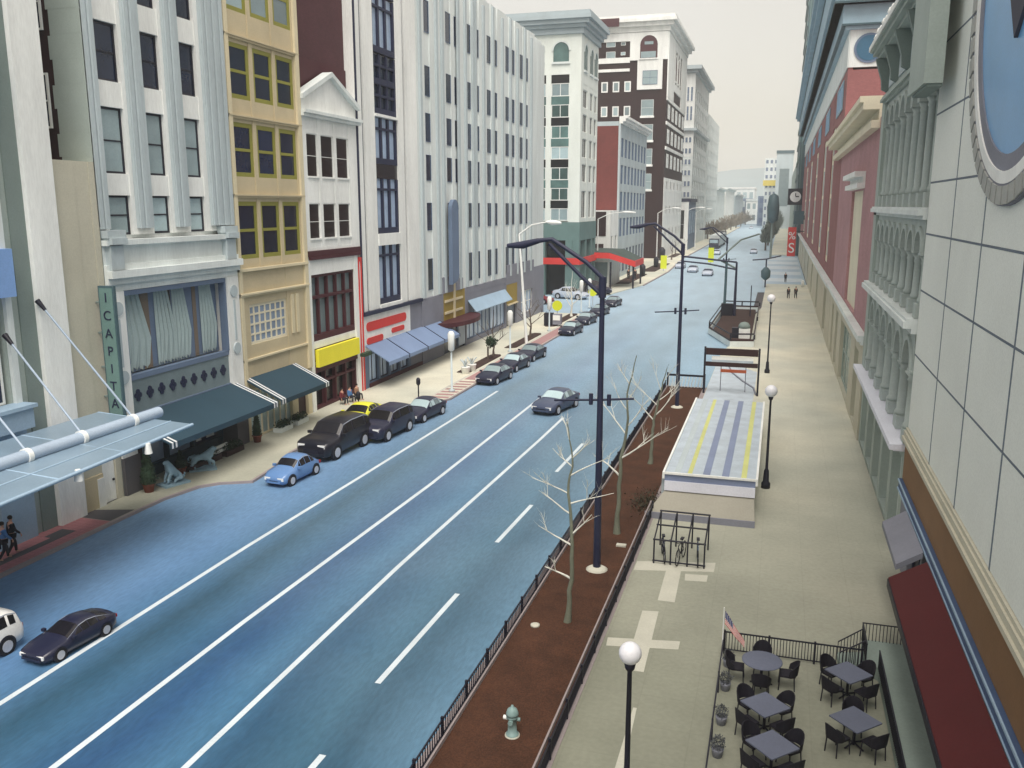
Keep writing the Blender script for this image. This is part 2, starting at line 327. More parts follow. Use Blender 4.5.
# left pavement with its kerb line
curb = [(-27.8, -20), (-27.8, 31), (-27.75, 34), (-27.3, 36.1), (-26.6, 36.9), (-25.2, 37.6), (-25.4, 40), (-26.1, 43), (-26.1, 54), (-25, 56), (-22.9, 57.5), (-22.4, 59), (-22.4, 104), (-22.6, 113), (-23.2, 118.5), (-25, 119)]
def offs(line, d): return [(x-d, y) for x, y in line]
k = curb[:13]+[(-22.4, 112)]
struct('pavement', MB().slab([(x-.16, y) for x, y in k]+[(-31.4, 112), (-31.4, -20)], 0, KB), 'pave')
kb = MB()
for i in range(len(k)-1):
    (a, b), (c, d) = k[i], k[i+1]; kb.add([(a-.16, b, 0), (a, b, 0), (a, b, KB+.004), (a-.16, b, KB+.004), (c-.16, d, 0), (c, d, 0), (c, d, KB+.004), (c-.16, d, KB+.004)], [(0, 1, 2, 3), (4, 7, 6, 5), (1, 5, 6, 2), (3, 2, 6, 7), (0, 3, 7, 4)])
struct('kerb', kb, 'kerb')
struct('kerb', MB().slab([(-23.4, 112), (-22.25, 112), (-22.3, 118), (-22.9, 128), (-23.4, 122)], 0, KB+.002), 'pink')
struct('pavement', MB().slab([(-30, 137), (-25.6, 137), (-24, 148), (-22.8, 156), (-22.6, 170), (-22.5, 190), (-24.5, 240), (-25, 600), (-31, 600), (-60, 137)], 0, KB), 'pave')
struct('kerb', MB().slab([(-22.8, 156), (-22.5, 156), (-22.2, 190), (-24.2, 240), (-24.7, 600), (-25, 600), (-24.5, 240), (-22.5, 190), (-22.6, 170)], 0, KB+.03), 'kerb')
# brick-patterned entrance paving bottom left
struct('paving', MB().slab([(-27.98, 12), (-27.98, 30.6), (-30.5, 30.6), (-30.5, 12)], KB, KB+.006), 'rosepave')
struct('paving', MB().slab([(-28.0, 30.65), (-28.0, 32.2), (-30.5, 31.4), (-30.5, 30.65)], KB, KB+.007), 'greypave')
struct('paving', MB().slab([(-28.55, 12), (-28.55, 29.2), (-29.3, 29.2), (-29.3, 28.2), (-28.95, 28.2), (-28.95, 12)], KB+.006, KB+.011), 'greypave')
# pink paver strip along the kerb, striped at its near end
mb = MB(); mb.slab([(-22.6, 66), (-22.6, 111.8), (-23.9, 111.8), (-23.9, 66)], KB, KB+.006)
for i in range(8): mb.slab([(-22.65, 57.9+i), (-22.65, 58.45+i), (-24.1, 58.3+i), (-24.1, 57.75+i)], KB, KB+.006)
struct('paver_strip', mb, 'pink')
mb = MB(); mb.slab([(-24.2, 57.4), (-24.2, 111.8), (-23.96, 111.8), (-23.96, 57.4)], KB+.001, KB+.008); struct('paving_edge', mb, 'concrete')
# planting beds
for i, (y0, y1, x0, x1) in enumerate([(68.6, 78.2, -25.5, -24.4), (82.2, 92.9, -25.5, -24.4), (98.5, 111.5, -25.6, -24.5), (157, 181, -28.2, -25.5), (188, 216, -28, -25), (242, 262, -29, -27)]):
    tag(MB().slab([(x1, y0+.5), (x1, y1-.6), (x1-.25, y1), (x0+.2, y1), (x0, y1-.5), (x0, y0), (x1-.5, y0)], KB+.004, KB+.06).build('mulch_bed', 'mulchdark'), kind='stuff')
# right pavement
struct('pavement', MB().slab([(-4.75, -20), (-4.75, 68), (-4.75, 84), (-1.9, 126), (-1.9, 165), (5.2, 165), (5.2, -20)], 0, KB), 'pave')
struct('kerb', MB().slab([(-8.05, -20), (-8.05, 68.2), (-4.75, 68.2), (-4.75, -20)], 0, KB+.02), 'kerb')
struct('pavement', MB().slab([(-2.2, 262), (-2.2, 1400), (5.2, 1400), (5.2, 262)], 0, KB), 'pave')
struct('pavement', MB().slab([(-4.72, 64), (-1.2, 64), (-1.2, 76), (-4.72, 82)], KB, KB+.006), 'stripepale')
tag(MB().slab([(-7.72, -20), (-7.72, 67.8), (-5.05, 67.8), (-5.05, -20)], KB+.02, KB+.07).build('mulch_bed', 'mulch'), kind='stuff')
# lane lines
def line(pts, w, m='marking'):
    mb = MB(); n = len(pts); h = w/2; vs = []
    for x, y in pts: vs += [(x-h, y, .004), (x+h, y, .004)]
    mb.add(vs, [(2*i, 2*i+1, 2*i+3, 2*i+2) for i in range(n-1)]); return mb
struct('lane_line', line([(-20.68, -10), (-20.62, 30), (-20.4, 40), (-20.15, 56), (-20.1, 63)], .2), 'marking')
struct('lane_line', line([(-17.1, -10), (-16.85, 24), (-16.4, 40), (-16.33, 62)], .2), 'marking')
struct('lane_line', line([(-13.7, -10), (-13.7, 30), (-13.3, 50), (-13.25, 56)], .19), 'marking')
for a, b in ((9, 18.2), (21.8, 28.3), (33.5, 38.5), (44, 50)): struct('lane_line', line([(-10.75, a), (-10.6, b)], .19), 'marking')
for i in range(5): struct('crosswalk_stripe', MB().slab([(-2.6, 172+i*17), (4.6, 172+i*17), (4.6, 180+i*18), (-2.6, 180+i*18)], .002, .008), 'marking')
# pale cross-shaped paving stripes on the right pavement
z = KB
struct('paving_stripe', MB().slab([(-4.6, 25.8), (-2.35, 26.2), (-2.35, 26.75), (-4.65, 26.35)], z, z+.006), 'palemark')
struct('paving_stripe', MB().slab([(-3.78, 24.5), (-3.2, 24.5), (-3.3, 28.7), (-3.85, 28.6)], z, z+.010), 'palemark')
struct('paving_stripe', MB().slab([(-3.45, 29.6), (-2.85, 29.6), (-2.95, 33.3), (-3.5, 33.3)], z, z+.006), 'palemark')
struct('paving_stripe', MB().slab([(-2.7, 31.6), (-1.9, 31.7), (-1.9, 32.3), (-2.75, 32.2)], z, z+.006), 'palemark')
struct('paving_stripe', MB().slab([(-4.7, 32.0), (-1.7, 32.7), (-1.7, 33.6), (-4.7, 32.9)], z, z+.010), 'palemark')
struct('paving_stripe', MB().slab([(-3.25, 8), (-2.6, 8), (-3.1, 22.5), (-3.2, 22.5)], z, z+.006), 'palemark')
# hills at the end of the street
def hill(name, pts, y0, y1, m):
    mb = MB(); n = len(pts)
    vs = [(x, y0, -1) for x, h in pts]+[(x, (y0+y1)/2, h) for x, h in pts]+[(x, y1, -1) for x, h in pts]
    mb.add(vs, [(i, i+1, n+i+1, n+i) for i in range(n-1)]+[(n+i, n+i+1, 2*n+i+1, 2*n+i) for i in range(n-1)], True); return struct(name, mb, m)
hill('hill', [(-900, 20), (-500, 60), (-330, 64), (-240, 66), (-170, 84), (-110, 92), (-30, 96), (60, 80), (200, 50), (500, 10)], 1500, 2700, 'hill')

# ================================================================ LEFT BUILDINGS
XL = -29.8
def body(mb, D, w0, w1, z0, z1, T=LF): mb.box(T, 0, D, w0, w1, z0, z1)
# --- block with the glass canopy (only its right end is in frame)
b = thing('theatre_building', 'pale corner block at the left edge with blue bay panels above a glass canopy', 'building', (XL, 8, 0))
mb = MB(); mb.box(LF, 0, 19.9, -18, -.5, 0, 30)
mb.box(LF, 0, 19.9, -.5, -.1, 5.9, 5.95).box(LF, 0, 19.9, -.5, -.12, 12.3, 18).box(LF, 0, 19.9, -.5, -.12, 20.4, 30).box(LF, 19.9, 20.7, -18, -.05, 0, 30)
mb.build('wall', 'greygreen', b)
MB().box(LF, 20.7, 21.5, -18, .02, 0, 30).build('side_wall', 'darkgreen', b)
mb = MB().box(LF, 21.5, 23.0, -18, .25, 0, 30); mb.build('pilaster', 'white', b)
mb = MB().box(LF, 19.95, 20.25, -.04, .14, 5, 30); mb.build('pilaster', 'palest', b)
MB().box(LF, 0, 20.15, -.1, .55, 10.4, 12.3).build('panel', 'midblue', b); MB().box(LF, 0, 20.3, -.1, .5, 18.0, 20.4).build('panel', 'midblue', b)
MB().box(LF, 0, 20.2, -.1, .7, 5.0, 5.85).box(LF, 0, 20.3, -.1, .85, 5.85, 6.0).build('ledge', 'ltblue', b)
for u in (11.4, 13.5, 15.6, 17.7): window(b, LF, u, u+2.0, 6.0, 10.4, 'white', 'navyglass', 2, 3, w=-.2)
for u in (13.5, 15.6, 17.7): window(b, LF, u, u+2.0, 12.3+.0, 12.3+.01, 'white', 'navyglass', 1, 1) if 0 else None
mb = MB(); grid(mb, LF, 0, 20.3, 0, 4.9, [(14.6, 16.6), (17.4, 18.6)], [(0.15, 2.6)], .12, .5); mb.build('shopfront', 'ltblue', b)
for u0, u1 in ((14.6, 16.6), (17.4, 18.6)):
    d = MB().box(LF, u0, u1, -.2, -.1, .15, 2.6).build('door', 'navyglass', b)
# entrance canopy of glass on a big tube
c = thing('glass_canopy', 'blue glass entrance canopy carried on a thick pale tube with sloping rods', 'canopy', (XL, 8, 0))
tx = 3.85
MB().tube([LF(4, tx, 5), LF(23.9, tx, 5)], .24, 14).lathe([(0, 0), (.0, .0)], (0, 0, 0), 4).build('tube', 'tube', c)
mb = MB(); mb.add([LF(4, 1.2, 4.98), LF(23.2, 1.2, 4.98), LF(23.4, 5.9, 4.72), LF(4, 7.0, 4.62), LF(4, 1.2, 4.93), LF(23.2, 1.2, 4.93), LF(23.4, 5.9, 4.67), LF(4, 7.0, 4.57)], [(0, 1, 2, 3), (7, 6, 5, 4), (0, 4, 5, 1), (1, 5, 6, 2), (2, 6, 7, 3), (3, 7, 4, 0)])
mb.build('glass_roof', 'canopyglass', c)
mb = MB(); mb.tube([LF(4, 7.02, 4.6), LF(23.4, 5.93, 4.7)], .07, 6); mb.tube([LF(4, 5.5, 4.72), LF(23.3, 4.9, 4.79)], .035, 6)
for u in (8, 12, 15.5, 19, 23.2): mb.tube([LF(u, 1.2, 4.95), LF(u, 6.95-(u-4)*.056, 4.66)], .05, 6)
mb.build('edge_rail', 'ltblue', c)
for u, zt, uc in ((21.4, 10.1, 22.2), (19.6, 8.9, 19.3), (17.6, 7.6, 16.6)):
    mb = MB(); mb.tube([LF(u, .3, zt), LF(uc, tx, 5.2)], .045, 6); r_ = mb.build('rod', 'tube', c)
    mb = MB(); d = (LF(uc, tx, 5.2)-LF(u, .3, zt)).normalized(); mb.tube([LF(u, .28, zt), LF(u, .3, zt)+d*.5], [.12, .07], 8); mb.build('anchor', 'black', r_)
    MB().tube([LF(uc-.1, tx, 5), LF(uc+.1, tx, 5)], .29, 12).build('clamp', 'white', r_)
for u in (20.2, 16.5): MB().tube([LF(u, 6.2, 4.72), LF(u, 6.2, 4.3)], [.1, .16], 8).build('spotlight', 'white', c)

# --- low beige infill wall
b = thing('beige_annex', 'narrow beige infill building with white service door beside the canopy', 'building', (XL, 31, 0))
mb = MB(); grid(mb, LF, 0, 2.68, 0, 15.9, [(1.4, 2.3)], [(.13, 2.3)], .0, .4); mb.box(LF, 0, 2.68, -2.4, -.4, 0, 15.85); mb.build('wall', 'beige', b)
MB().box(LF, 0, 1.35, .001, .08, .13, 1.7).build('plinth', 'tan', b)
d = MB().box(LF, 1.42, 2.28, -.2, -.1, .13, 2.28).build('door', 'white', b); MB().box(LF, 2.1, 2.2, -.09, -.04, 1.1, 1.2).build('handle', 'black', d)
MB().box(LF, 1.36, 1.4, 0, .03, .13, 1.3).box(LF, .95, 1.38, .002, .12, .1, 1.5).build('utility_box', 'white', b)
for z0 in (2.4, 3.0): MB().box(LF, .2, .75, .002, .05, z0, z0+.42).build('notice', 'navy', b)

# --- white building 1 (fluted pilasters)
b = thing('white_office_building', 'tall white pilastered building with quoined brown brick side and draped shop window', 'building', (XL, 33.7, 0))
D = 10.5
mb = MB(); mb.box(LF, .01, D, -18, -.45, 9.9, 34); grid(mb, LF, 0, D, 12.6, 34, [(.85, 2.45), (3.95, 5.35), (6.85, 8.25)], [(12.55+.05, 14.45), (15.45, 18.45), (19.6, 22.2), (23.4, 26.1), (27.2, 29.9)], -.2, .4, .04)
mb.box(LF, 0, D, -18, -.45, 0, 9.9-.003) if 0 else mb.box(LF, .01, D, -18, -1.6, 0, 9.897)
mb.build('wall', 'white', b)
for i, (z0, z1) in enumerate([(12.6, 14.45), (15.45, 18.45), (19.6, 22.2), (23.4, 26.1), (27.2, 29.9)]):
    for j, (u0, u1) in enumerate([(.85, 2.45), (3.95, 5.35), (6.85, 8.25)]):
        window(b, LF, u0, u1, z0, z1, 'black', ['greyglass', 'greyglass', 'navyglass', 'navyglass', 'greyglass'][i], 1, 2, w=-.42, fw=.1)
for u0, u1 in ((0, .6), (2.7, 3.7), (5.6, 6.6), (8.6, 10.4)):
    mb = MB(); n = max(2, int((u1-u0)/.26)); s = (u1-u0)/n
    for q in range(n): mb.box(LF, u0+q*s+.03, u0+(q+1)*s-.03, -.19, .05+.08*(q % 2), 12.9, 34)
    mb.box(LF, u0, u1, -.195, -.03, 12.9, 34); mb.build('pilaster', 'bluegrey', b)
for u in (.05, 9.1):
    mb = MB(); mb.box(LF, u, u+1.2, -.2, .35, 12.5, 12.85).box(LF, u+.08, u+1.1, -.2, .5, 12.2, 12.5).box(LF, u+.15, u+1.0, -.2, .3, 11.0, 12.2).box(LF, u+.1, u+1.1, -.2, .42, 10.7, 11.0); mb.build('capital', 'bluegrey', b)
cornice(LF, 0, D, 10.0, [(.35, .12), (.3, .3), (.35, .55), (.25, .25), (.9, .08), (.25, .4)], -.1).build('string_course', 'palest', b)
# shop surround: two piers, wide draped window, quatrefoil band
for u0, u1, nm in ((0, 1.05, 0), (9.3, 10.4, 1)):
    p_ = MB().box(LF, u0, u1, -1.6, .1, 2.0, 10.0).build('pier', 'white', b)
    MB().box(LF, u0-.0, u1+.05, -1.6, .18, 0, 2.0).build('plinth', 'greypave', p_)
    mb = MB()
    for zc in (9.2, 5.9): 
        mb.add([LF(x, w, zz) for w in (.1, .17) for x, zz in arc((u0+u1)/2, zc, .33, 0, 345, 23)], [tuple(range(24)), tuple(range(47, 23, -1))]+[(i, (i+1) % 24, 24+(i+1) % 24, 24+i) for i in range(24)])
    mb.box(LF, (u0+u1)/2-.08, (u0+u1)/2+.08, .1, .14, 6.4, 8.7).build('rosette', 'bluegrey', p_)
mb = MB().box(LF, 1.05, 9.3, -.4, -.06, 5.6, 5.85).box(LF, 1.05, 9.3, -.4, -.02, 3.6, 3.95).box(LF, 1.05, 1.2, -.4, 0, 5.85, 9.97).box(LF, 9.15, 9.3, -.4, 0, 5.85, 9.97).box(LF, 1.2, 9.15, -.4, 0, 9.75, 9.98)
mb.build('window_frame', 'slate', b)
MB().box(LF, 1.05, 9.3, -.4, -.12, 3.95, 5.6).build('quatrefoil_panel', 'greyglass', b)
mb = MB()
for i in range(9):
    u = 1.65+i*.88
    for du, dz in ((.16, 0), (-.16, 0), (0, .2), (0, -.2)): mb.prism(LF, arc(u+du*.85, 4.8+dz*.9, .13, 0, 330, 10), -.119, -.07)
mb.build('quatrefoil', 'navy', b)
g_ = MB().box(LF, 1.2, 9.15, -.65, -.6, 5.85, 9.75).build('shop_window', 'slate', b)
mb = MB(); random.seed(3)
for i, (u, wd) in enumerate([(1.3, 1.4), (3.9, 1.0), (5.3, .9), (7.6, .9)]):
    n = 9
    for q in range(n):
        f0 = q/n; f1 = (q+1)/n; mb.add([LF(u+wd*f0+.02, -.58+.08*(q % 2), 9.74), LF(u+wd*f1, -.58+.08*((q+1) % 2), 9.74), LF(u+wd*f1*1.5, -.56+.08*((q+1) % 2), 7.4), LF(u+wd*f0*1.5, -.56+.08*(q % 2), 7.4), LF(u+wd*f1*(.9+.5*f1), -.55, 5.87+.3*(q % 3)*.4), LF(u+wd*f0*(.9+.5*f0), -.55, 5.87+.3*((q+1) % 3)*.4)], [(0, 1, 2, 3), (3, 2, 4, 5)])
mb.build('curtain', 'curtain', b)
for u0, u1 in ((2.9, 3.5), (7.0, 7.3)): MB().box(LF, u0, u1, -.6, -.57, 5.87, 9.74).build('curtain', 'curtainbrown', b)
MB().box(LF, 4.95, 5.2, -.6, -.565, 6.6, 9.74).build('dark_gap', 'blackglass', b)
# ground floor front, recessed under the awning
mb = MB(); mb.box(LF, 1.05, 9.3, -1.6, -.85, 2.75, 3.6).box(LF, 1.05, 2.4, -1.6, -.8, 0, 2.75).box(LF, 2.4, 9.3, -1.6, -.82, 0, .75).box(LF, 6.6, 6.75, -1.6, -.8, .75, 2.75).box(LF, 9.1, 9.3, -1.6, -.8, .75, 2.75).box(LF, 4.4, 4.5, -1.6, -.8, .75, 2.75); mb.build('shopfront', 'awnteal', b)
MB().box(LF, 2.4, 4.4, -1.5, -1.1, .75, 2.75).box(LF, 4.5, 6.6, -1.5, -1.1, .75, 2.75).build('display_window', 'skyglass', b)
d = MB().box(LF, 6.75, 9.1, -1.5, -1.12, .75, 2.75).build('door', 'navy', b)
MB().box(LF, 7.0, 7.6, -1.11, -1.08, .9, 2.5).box(LF, 8.1, 8.8, -1.11, -1.08, .9, 2.5).build('pane', 'white', d)
MB().box(LF, 1.07, 2.38, -.79, -.74, .13, 2.6).build('side_panel', 'brownpaint', b)
def awning(root, u0, u1, zt, zb, w1, m='awnteal', stripes=True, w0=.02):
    mb = MB(); mb.side(LF, [(w0, zt), (w1, zb), (w1, zb-.28), (w1-.04, zb-.28), (w1-.04, zb-.06), (w0, zt-.1)], u0, u1); a = mb.build('awning', m, root)
    if stripes:
        for e in (u0+.08, u0+.35, u1-.47, u1-.2): MB().side(LF, [(w0+.02, zt+.012), (w1+.012, zb+.012), (w1+.012, zb-.27), (w1, zb-.27), (w1, zb), (w0+.02, zt)], e, e+.11).build('stripe', 'ironstripe', a)
    return a
awning(b, .25, 9.75, 3.9, 2.9, 2.7)
# quoins + brick on the side wall
mb = MB()
for i in range(20):
    z0 = 13+i*1.05; mb.box(LS, 0, 1.55+.28*(i % 2), .0, .05, z0, z0+1.0)
mb.box(LS, 0, 1.7, 0, .045, 0, 34); q_ = mb.build('quoins', 'greygreen', b)
mb = MB(); mb.box(LS, 1.7, 18, 0, .03, 0, 34); q_ = mb.build('side_wall', 'brown', b)
for z0 in (17.4, 21.6, 26): window(b, LS, 2.0, 2.9, z0, z0+2.4, 'white', 'navyglass', 1, 2, w=.12)
# blade sign
s = thing('vertical_blade_sign', 'tall green vertical sign with dark lettering on brackets beside the draped window', 'sign', (XL, 33.05, 0))
MB().box(RF, -.08, .08, -1.05, -.2, 3.4, 10.4).build('board', 'tealdark', s)
MB().box(RF, -.1, -.08, -.98, -.27, 3.5, 10.3).build('face', mat('sign_green_face', S(92, 124, 120, 1.4), .6, .08), s)
def text(txt, root, loc, size, m, rot=(R(90), 0, 0), name='lettering', ext=.01):
    cu = bpy.data.curves.new(name, 'FONT'); cu.body = txt; cu.size = size; cu.extrude = ext; cu.align_x = 'CENTER'; cu.align_y = 'CENTER'
    t = bpy.data.objects.new('tmp_text', cu); C.objects.link(t)
    dg = bpy.context.evaluated_depsgraph_get(); me = bpy.data.meshes.new_from_object(t.evaluated_get(dg)); bpy.data.objects.remove(t)
    o = bpy.data.objects.new(name, me); C.objects.link(o); o.location = loc; o.rotation_euler = rot; me.materials.clear(); me.materials.append(M[m] if isinstance(m, str) else m)
    o.parent = root; return o
for i, ch in enumerate('ICAPITAL'): text(ch, s, (.62, -.115, 9.85-i*.82), .62, 'navy')
mb = MB()
for z0 in (9.6, 8.2, 6.6, 5.2, 3.9): mb.box(RF, -.05, .05, -.25, 0.0, z0, z0+.09); mb.tube([(-.25, -.03, z0+.05), (.3, -.03, z0+.05)], .035, 6); mb.tube([(-.3, -.03, z0+.05), (-.2, -.03, z0+.05)], .14, 8)
mb.build('bracket', 'darkgreen', s)

# --- tan building
b = thing('tan_building', 'tan stone building with olive framed triple windows and a teal striped awning', 'building', (XL, 44.2, 0))
D = 7.8
rows = [(10.9, 14.2), (15.6, 18.6), (19.9, 22.9), (24.6, 27.9)]; cols = [(.35, 2.45), (2.8, 4.9), (5.25, 7.3)]
mb = MB(); mb.box(LF, 0, D, -18, -.41, 0, 31); grid(mb, LF, 0, D, 10.4, 31, cols, rows, 0, .4, .05); grid(mb, LF, 0, D, 3.2, 10.395, [(1.0, 5.2)], [(5.8, 8.2)], 0, .4)
mb.build('wall', 'tan', b)
for z0, z1 in rows:
    for u0, u1 in cols: window(b, LF, u0, u1, z0, z1, 'olive', 'greyglass' if z0 > 24 else 'navyglass', 1, 2, w=-.1, fw=.24)
for z0 in (14.4, 18.8, 23.1): cornice(LF, 0, D, z0, [(.12, .1), (.08, .18)], .0).build('string_course', 'tan', b)
cornice(LF, 0, D, 8.7, [(.12, .12), (.1, .22)]).build('string_course', 'tanlight', b); cornice(LF, 0, D, 4.9, [(.12, .12)]).build('string_course', 'tanlight', b)
cornice(LF, 0, D, 10.2, [(.16, .2)]).build('string_course', 'tanlight', b)
MB().box(LF, 0.0, .3, .002, .14, 0, 31).box(LF, 7.4, 7.8, .002, .16, 3.3, 31).build('pilaster', 'tanlight', b)
window(b, LF, 1.0, 5.2, 5.8, 8.2, 'cream', 'skyglass', 7, 4, w=-.12, fw=.16)
MB().box(LF, 5.6, 5.9, 0.002, .1, 5.9, 8.4).box(LF, 6.2, 6.5, 0.002, .1, 5.9, 8.4).build('pilaster', 'tanlight', b)
mb = MB(); grid(mb, LF, 0, D, 0, 3.19, [(.5, 5.3), (6.0, 7.3)], [(.2, 3.0)], 0, .4); mb.build('shopfront', 'tanlight', b)
MB().box(LF, 6.05, 7.25, -.3, -.2, .2, 3).build('door', 'brownpaint', b)
w_ = MB().box(LF, .5, 5.3, -.3, -.22, .2, 3).build('display_window', 'greyglass', b)
mb = MB()
for u in (1.2, 1.9, 2.6, 3.3, 4.0, 4.7): mb.box(LF, u-.05, u+.05, -.22, -.14, .2, 3)
mb.build('mullion', 'cream', w_)
awning(b, .1, 5.9, 3.9, 2.8, 2.4)

# --- maroon brick building behind / beside the gabled shop
b = thing('maroon_building', 'windowless maroon brick block rising behind the white gabled house', 'building', (XL-.75, 52.9, 0))
MB().box(LF, 0, 7.0, -16, 0, 20.05, 36).box(LF, 0, 7.0, -16, -12.5, 0, 21.0).build('wall', 'maroon', b); MB().box(LF, 0, 7.0, .002, .1, 21.0, 23.4).build('band', 'burgundy', b)
# --- white gabled house
b = thing('gabled_white_house', 'narrow white gabled house with burgundy shopfront and yellow sign', 'building', (XL, 52.05, 0))
D = 7.9; rows = [(11.7, 14.1), (15.75, 18.6)]; cols = [(.7, 2.2), (2.6, 4.4), (4.8, 6.6)]
mb = MB(); mb.box(LF, 0, D, -12, -.41, 0, 20.0); grid(mb, LF, 0, D, 11.2, 19.9, cols, rows); mb.box(LF, 0, D, -.4, 0, 10.4, 11.195)
mb.prism(LF, [(-.0, 20.0), (D, 20.0), (D, 20.7), (D/2, 22.5), (0, 20.7)], -.4, -.02)
mb.build('wall', 'white', b)
mb = MB(); mb.box(LF, -.1, D+.15, 0, .35, 19.6, 19.8).box(LF, -.1, D+.2, 0, .5, 19.8, 20.0).prism(LF, [(-.1, 20.65), (D/2, 22.45), (D+.1, 20.65), (D+.1, 20.95), (D/2, 22.75), (-.1, 20.95)], -.4, .35); mb.build('pediment', 'palest', b)
for z0, z1 in rows:
    for u0, u1 in cols: window(b, LF, u0, u1, z0, z1, 'white', 'wineglass', 1, 2, w=-.12, fw=.05, sill=1)
MB().box(LF, .2, D-.1, .001, .1, 10.6, 11.0).box(LF, .3, D-.2, .001, .18, 10.4, 10.6).build('string_course', 'burgundy', b)
mb = MB(); mb.box(LF, 0, .45, -.4, .05, 0, 10.39).box(LF, D-1.1, D-.55, -.4, .05, 0, 10.39).box(LF, .45, D-1.1, -.4, 0, 9.4, 10.39); mb.build('surround', 'white', b)
mb = MB(); mb.box(LF, D-.5, D-.4, -.4, .1, 0, 10.2).box(LF, D-.15, D, -.4, .1, 0, 10.2).box(LF, D-.4, D-.15, -.4, .1, 9.9, 10.2); mb.build('red_edging', 'scarlet', b)
MB().box(LF, D-.4, D-.15, -.4, .04, 0, 9.89).build('white_strip', 'white', b)
fr = MB(); U0, U1 = .45, D-1.1
fr.box(LF, U0, U1, -.4, -.1, 4.9, 5.3).box(LF, U0, U0+.12, -.4, -.1, 5.3, 9.4).box(LF, U1-.12, U1, -.4, -.1, 5.3, 9.4).box(LF, U0+.12, U1-.12, -.4, -.1, 9.2, 9.4).box(LF, U0+.12, U1-.12, -.38, -.12, 7.75, 7.95)
for i in range(1, 5): fr.box(LF, U0+(U1-U0)*i/5-.08, U0+(U1-U0)*i/5+.08, -.37, -.14, 5.3, 9.2)
w_ = fr.build('window', 'burgundy', b); MB().box(LF, U0, U1, -.5, -.39, 5.3, 9.2).build('pane', 'greyglass', w_)
MB().box(LF, U0, U1, -.3, -.05, 4.4, 4.88).build('white_band', 'white', b)
MB().box(LF, U0, U1, -.4, -.06, 3.5, 4.39).build('fascia', 'burgundy', b)
s_ = MB().box(LF, .6, U1-.1, .02, .3, 3.15, 4.35).build('yellow_sign', 'yellow', b)
fr = MB(); fr.box(LF, U0, U1, -.4, .05, 2.75, 3.14).box(LF, U0, U1, -.4, -.1, 0, .35)
for i in range(5): fr.box(LF, U0+(U1-U0-.16)*i/4, U0+(U1-U0-.16)*i/4+.16, -.4, -.1, .35, 2.75)
fr.box(LF, U0+.16, U1-.16, -.38, -.12, 1.9, 2.05); fr.build('shopfront', 'burgundy', b)
MB().box(LF, U0, U1, -.5, -.39, .35, 2.75).build('display_window', 'blackglass', b)
MB().box(LF, U1-.1, U1+1.1, .3, .7, 2.9, 3.15).build('green_lantern', 'leaf', b)

# --- narrow white tower with navy bays
b = thing('white_narrow_tower', 'narrow white tower with navy glazed bays above a white sign with red lettering', 'building', (XL, 59.95, 0))
D = 11.4
mb = MB(); mb.box(LF, 0, D, -18, -.51, 0, 36)
for a, c_ in ((0, 1.0), (1.5, 3.2), (7.4, 8.6), (9.1, D)): mb.box(LF, a, c_, -.5, 0, 6.05, 36)
for z0, z1 in ((10.9, 11.8), (5.9, 6.3), (20.6, 20.8)): mb.box(LF, 3.2, 7.4, -.5, .1, z0, z1)
mb.build('wall', 'white', b)
MB().box(LF, 1.0, 1.5, -.5, -.2, 6.05, 36).box(LF, 8.6, 9.1, -.5, -.2, 6.05, 36).box(LF, 0, .25, .001, .06, 6.05, 36).build('dark_strip', 'navy', b)
def bay(z0, z1, gm):
    fr = MB(); u0, u1 = 3.2, 7.4
    fr.box(LF, u0, u0+.25, -.5, -.1, z0, z1).box(LF, u1-.25, u1, -.5, -.1, z0, z1).box(LF, u0+.25, u1-.25, -.5, -.1, z0, z0+.45).box(LF, u0+.25, u1-.25, -.5, -.12, z1-.9, z1-.72)
    for x in (4.45, 5.75): fr.box(LF, x, x+.3, -.5, -.14, z0+.45, z1)
    w_ = fr.build('window', 'navy', b); MB().box(LF, u0+.1, u1-.1, -.5, -.3, z0+.2, z1).build('pane', gm, w_)
for z0, z1, gm in ((6.3, 10.9, 'skyglass'), (11.8, 16.0, 'skyglass'), (17.1, 20.55, 'skyglass'), (20.8, 23.0, 'navyglass'), (23.0, 25.2, 'navyglass'), (25.3, 29.4, 'skyglass'), (29.5, 34, 'navyglass')): bay(z0, z1, gm)
MB().box(LF, 3.2, 7.4, -.5, -.15, 16.0, 17.1).box(LF, 3.2, 7.4, -.5, -.16, 34, 36).build('spandrel', 'blackglass', b)
MB().box(LF, 0, D, 0.001, .25, 5.75, 6.03).build('ledge', 'navy', b)
MB().box(LF, 0, 9.0, -.4, .02, 3.0, 5.72).build('sign_wall', 'white', b)
def capsule(u0, u1, z0, z1, T=LF, w=.021, h=.55, slope=0):
    r = h/2; pts = [(u0+r*math.cos(R(a)), z0+r*math.sin(R(a))) for a in range(90, 271, 20)]+[(u1+r*math.cos(R(a)), z1+r*math.sin(R(a))) for a in range(-90, 91, 20)]
    return MB().prism(T, pts, w, w+.06)
sg = capsule(.9, 7.7, 4.85, 4.85, h=.7).build('red_lettering', 'scarlet', b)
capsule(.8, 3.2, 3.75, 3.75, h=.5).build('red_lettering', 'scarlet', b); capsule(5.3, 7.4, 4.0, 4.0, h=.4).build('red_lettering', 'scarlet', b)
MB().box(LF, 9.0, D, -.4, .02, 0, 5.72).build('base_wall', 'greybase', b)
mb = MB(); grid(mb, LF, 0, 9.0, 0, 2.98, [(.9, 2.6), (2.9, 4.6), (4.9, 6.6), (6.9, 8.5)], [(.5, 2.7)], 0, .4); mb.build('shopfront', 'slate', b)
for u in (.9, 2.9, 4.9, 6.9): window(b, LF, u, u+1.65, .5, 2.7, 'navy', 'skyglass', 2, 1, w=-.2)
MB().box(LF, .8, D, .02, .1, 0, .45).build('plinth', 'burgundy', b)
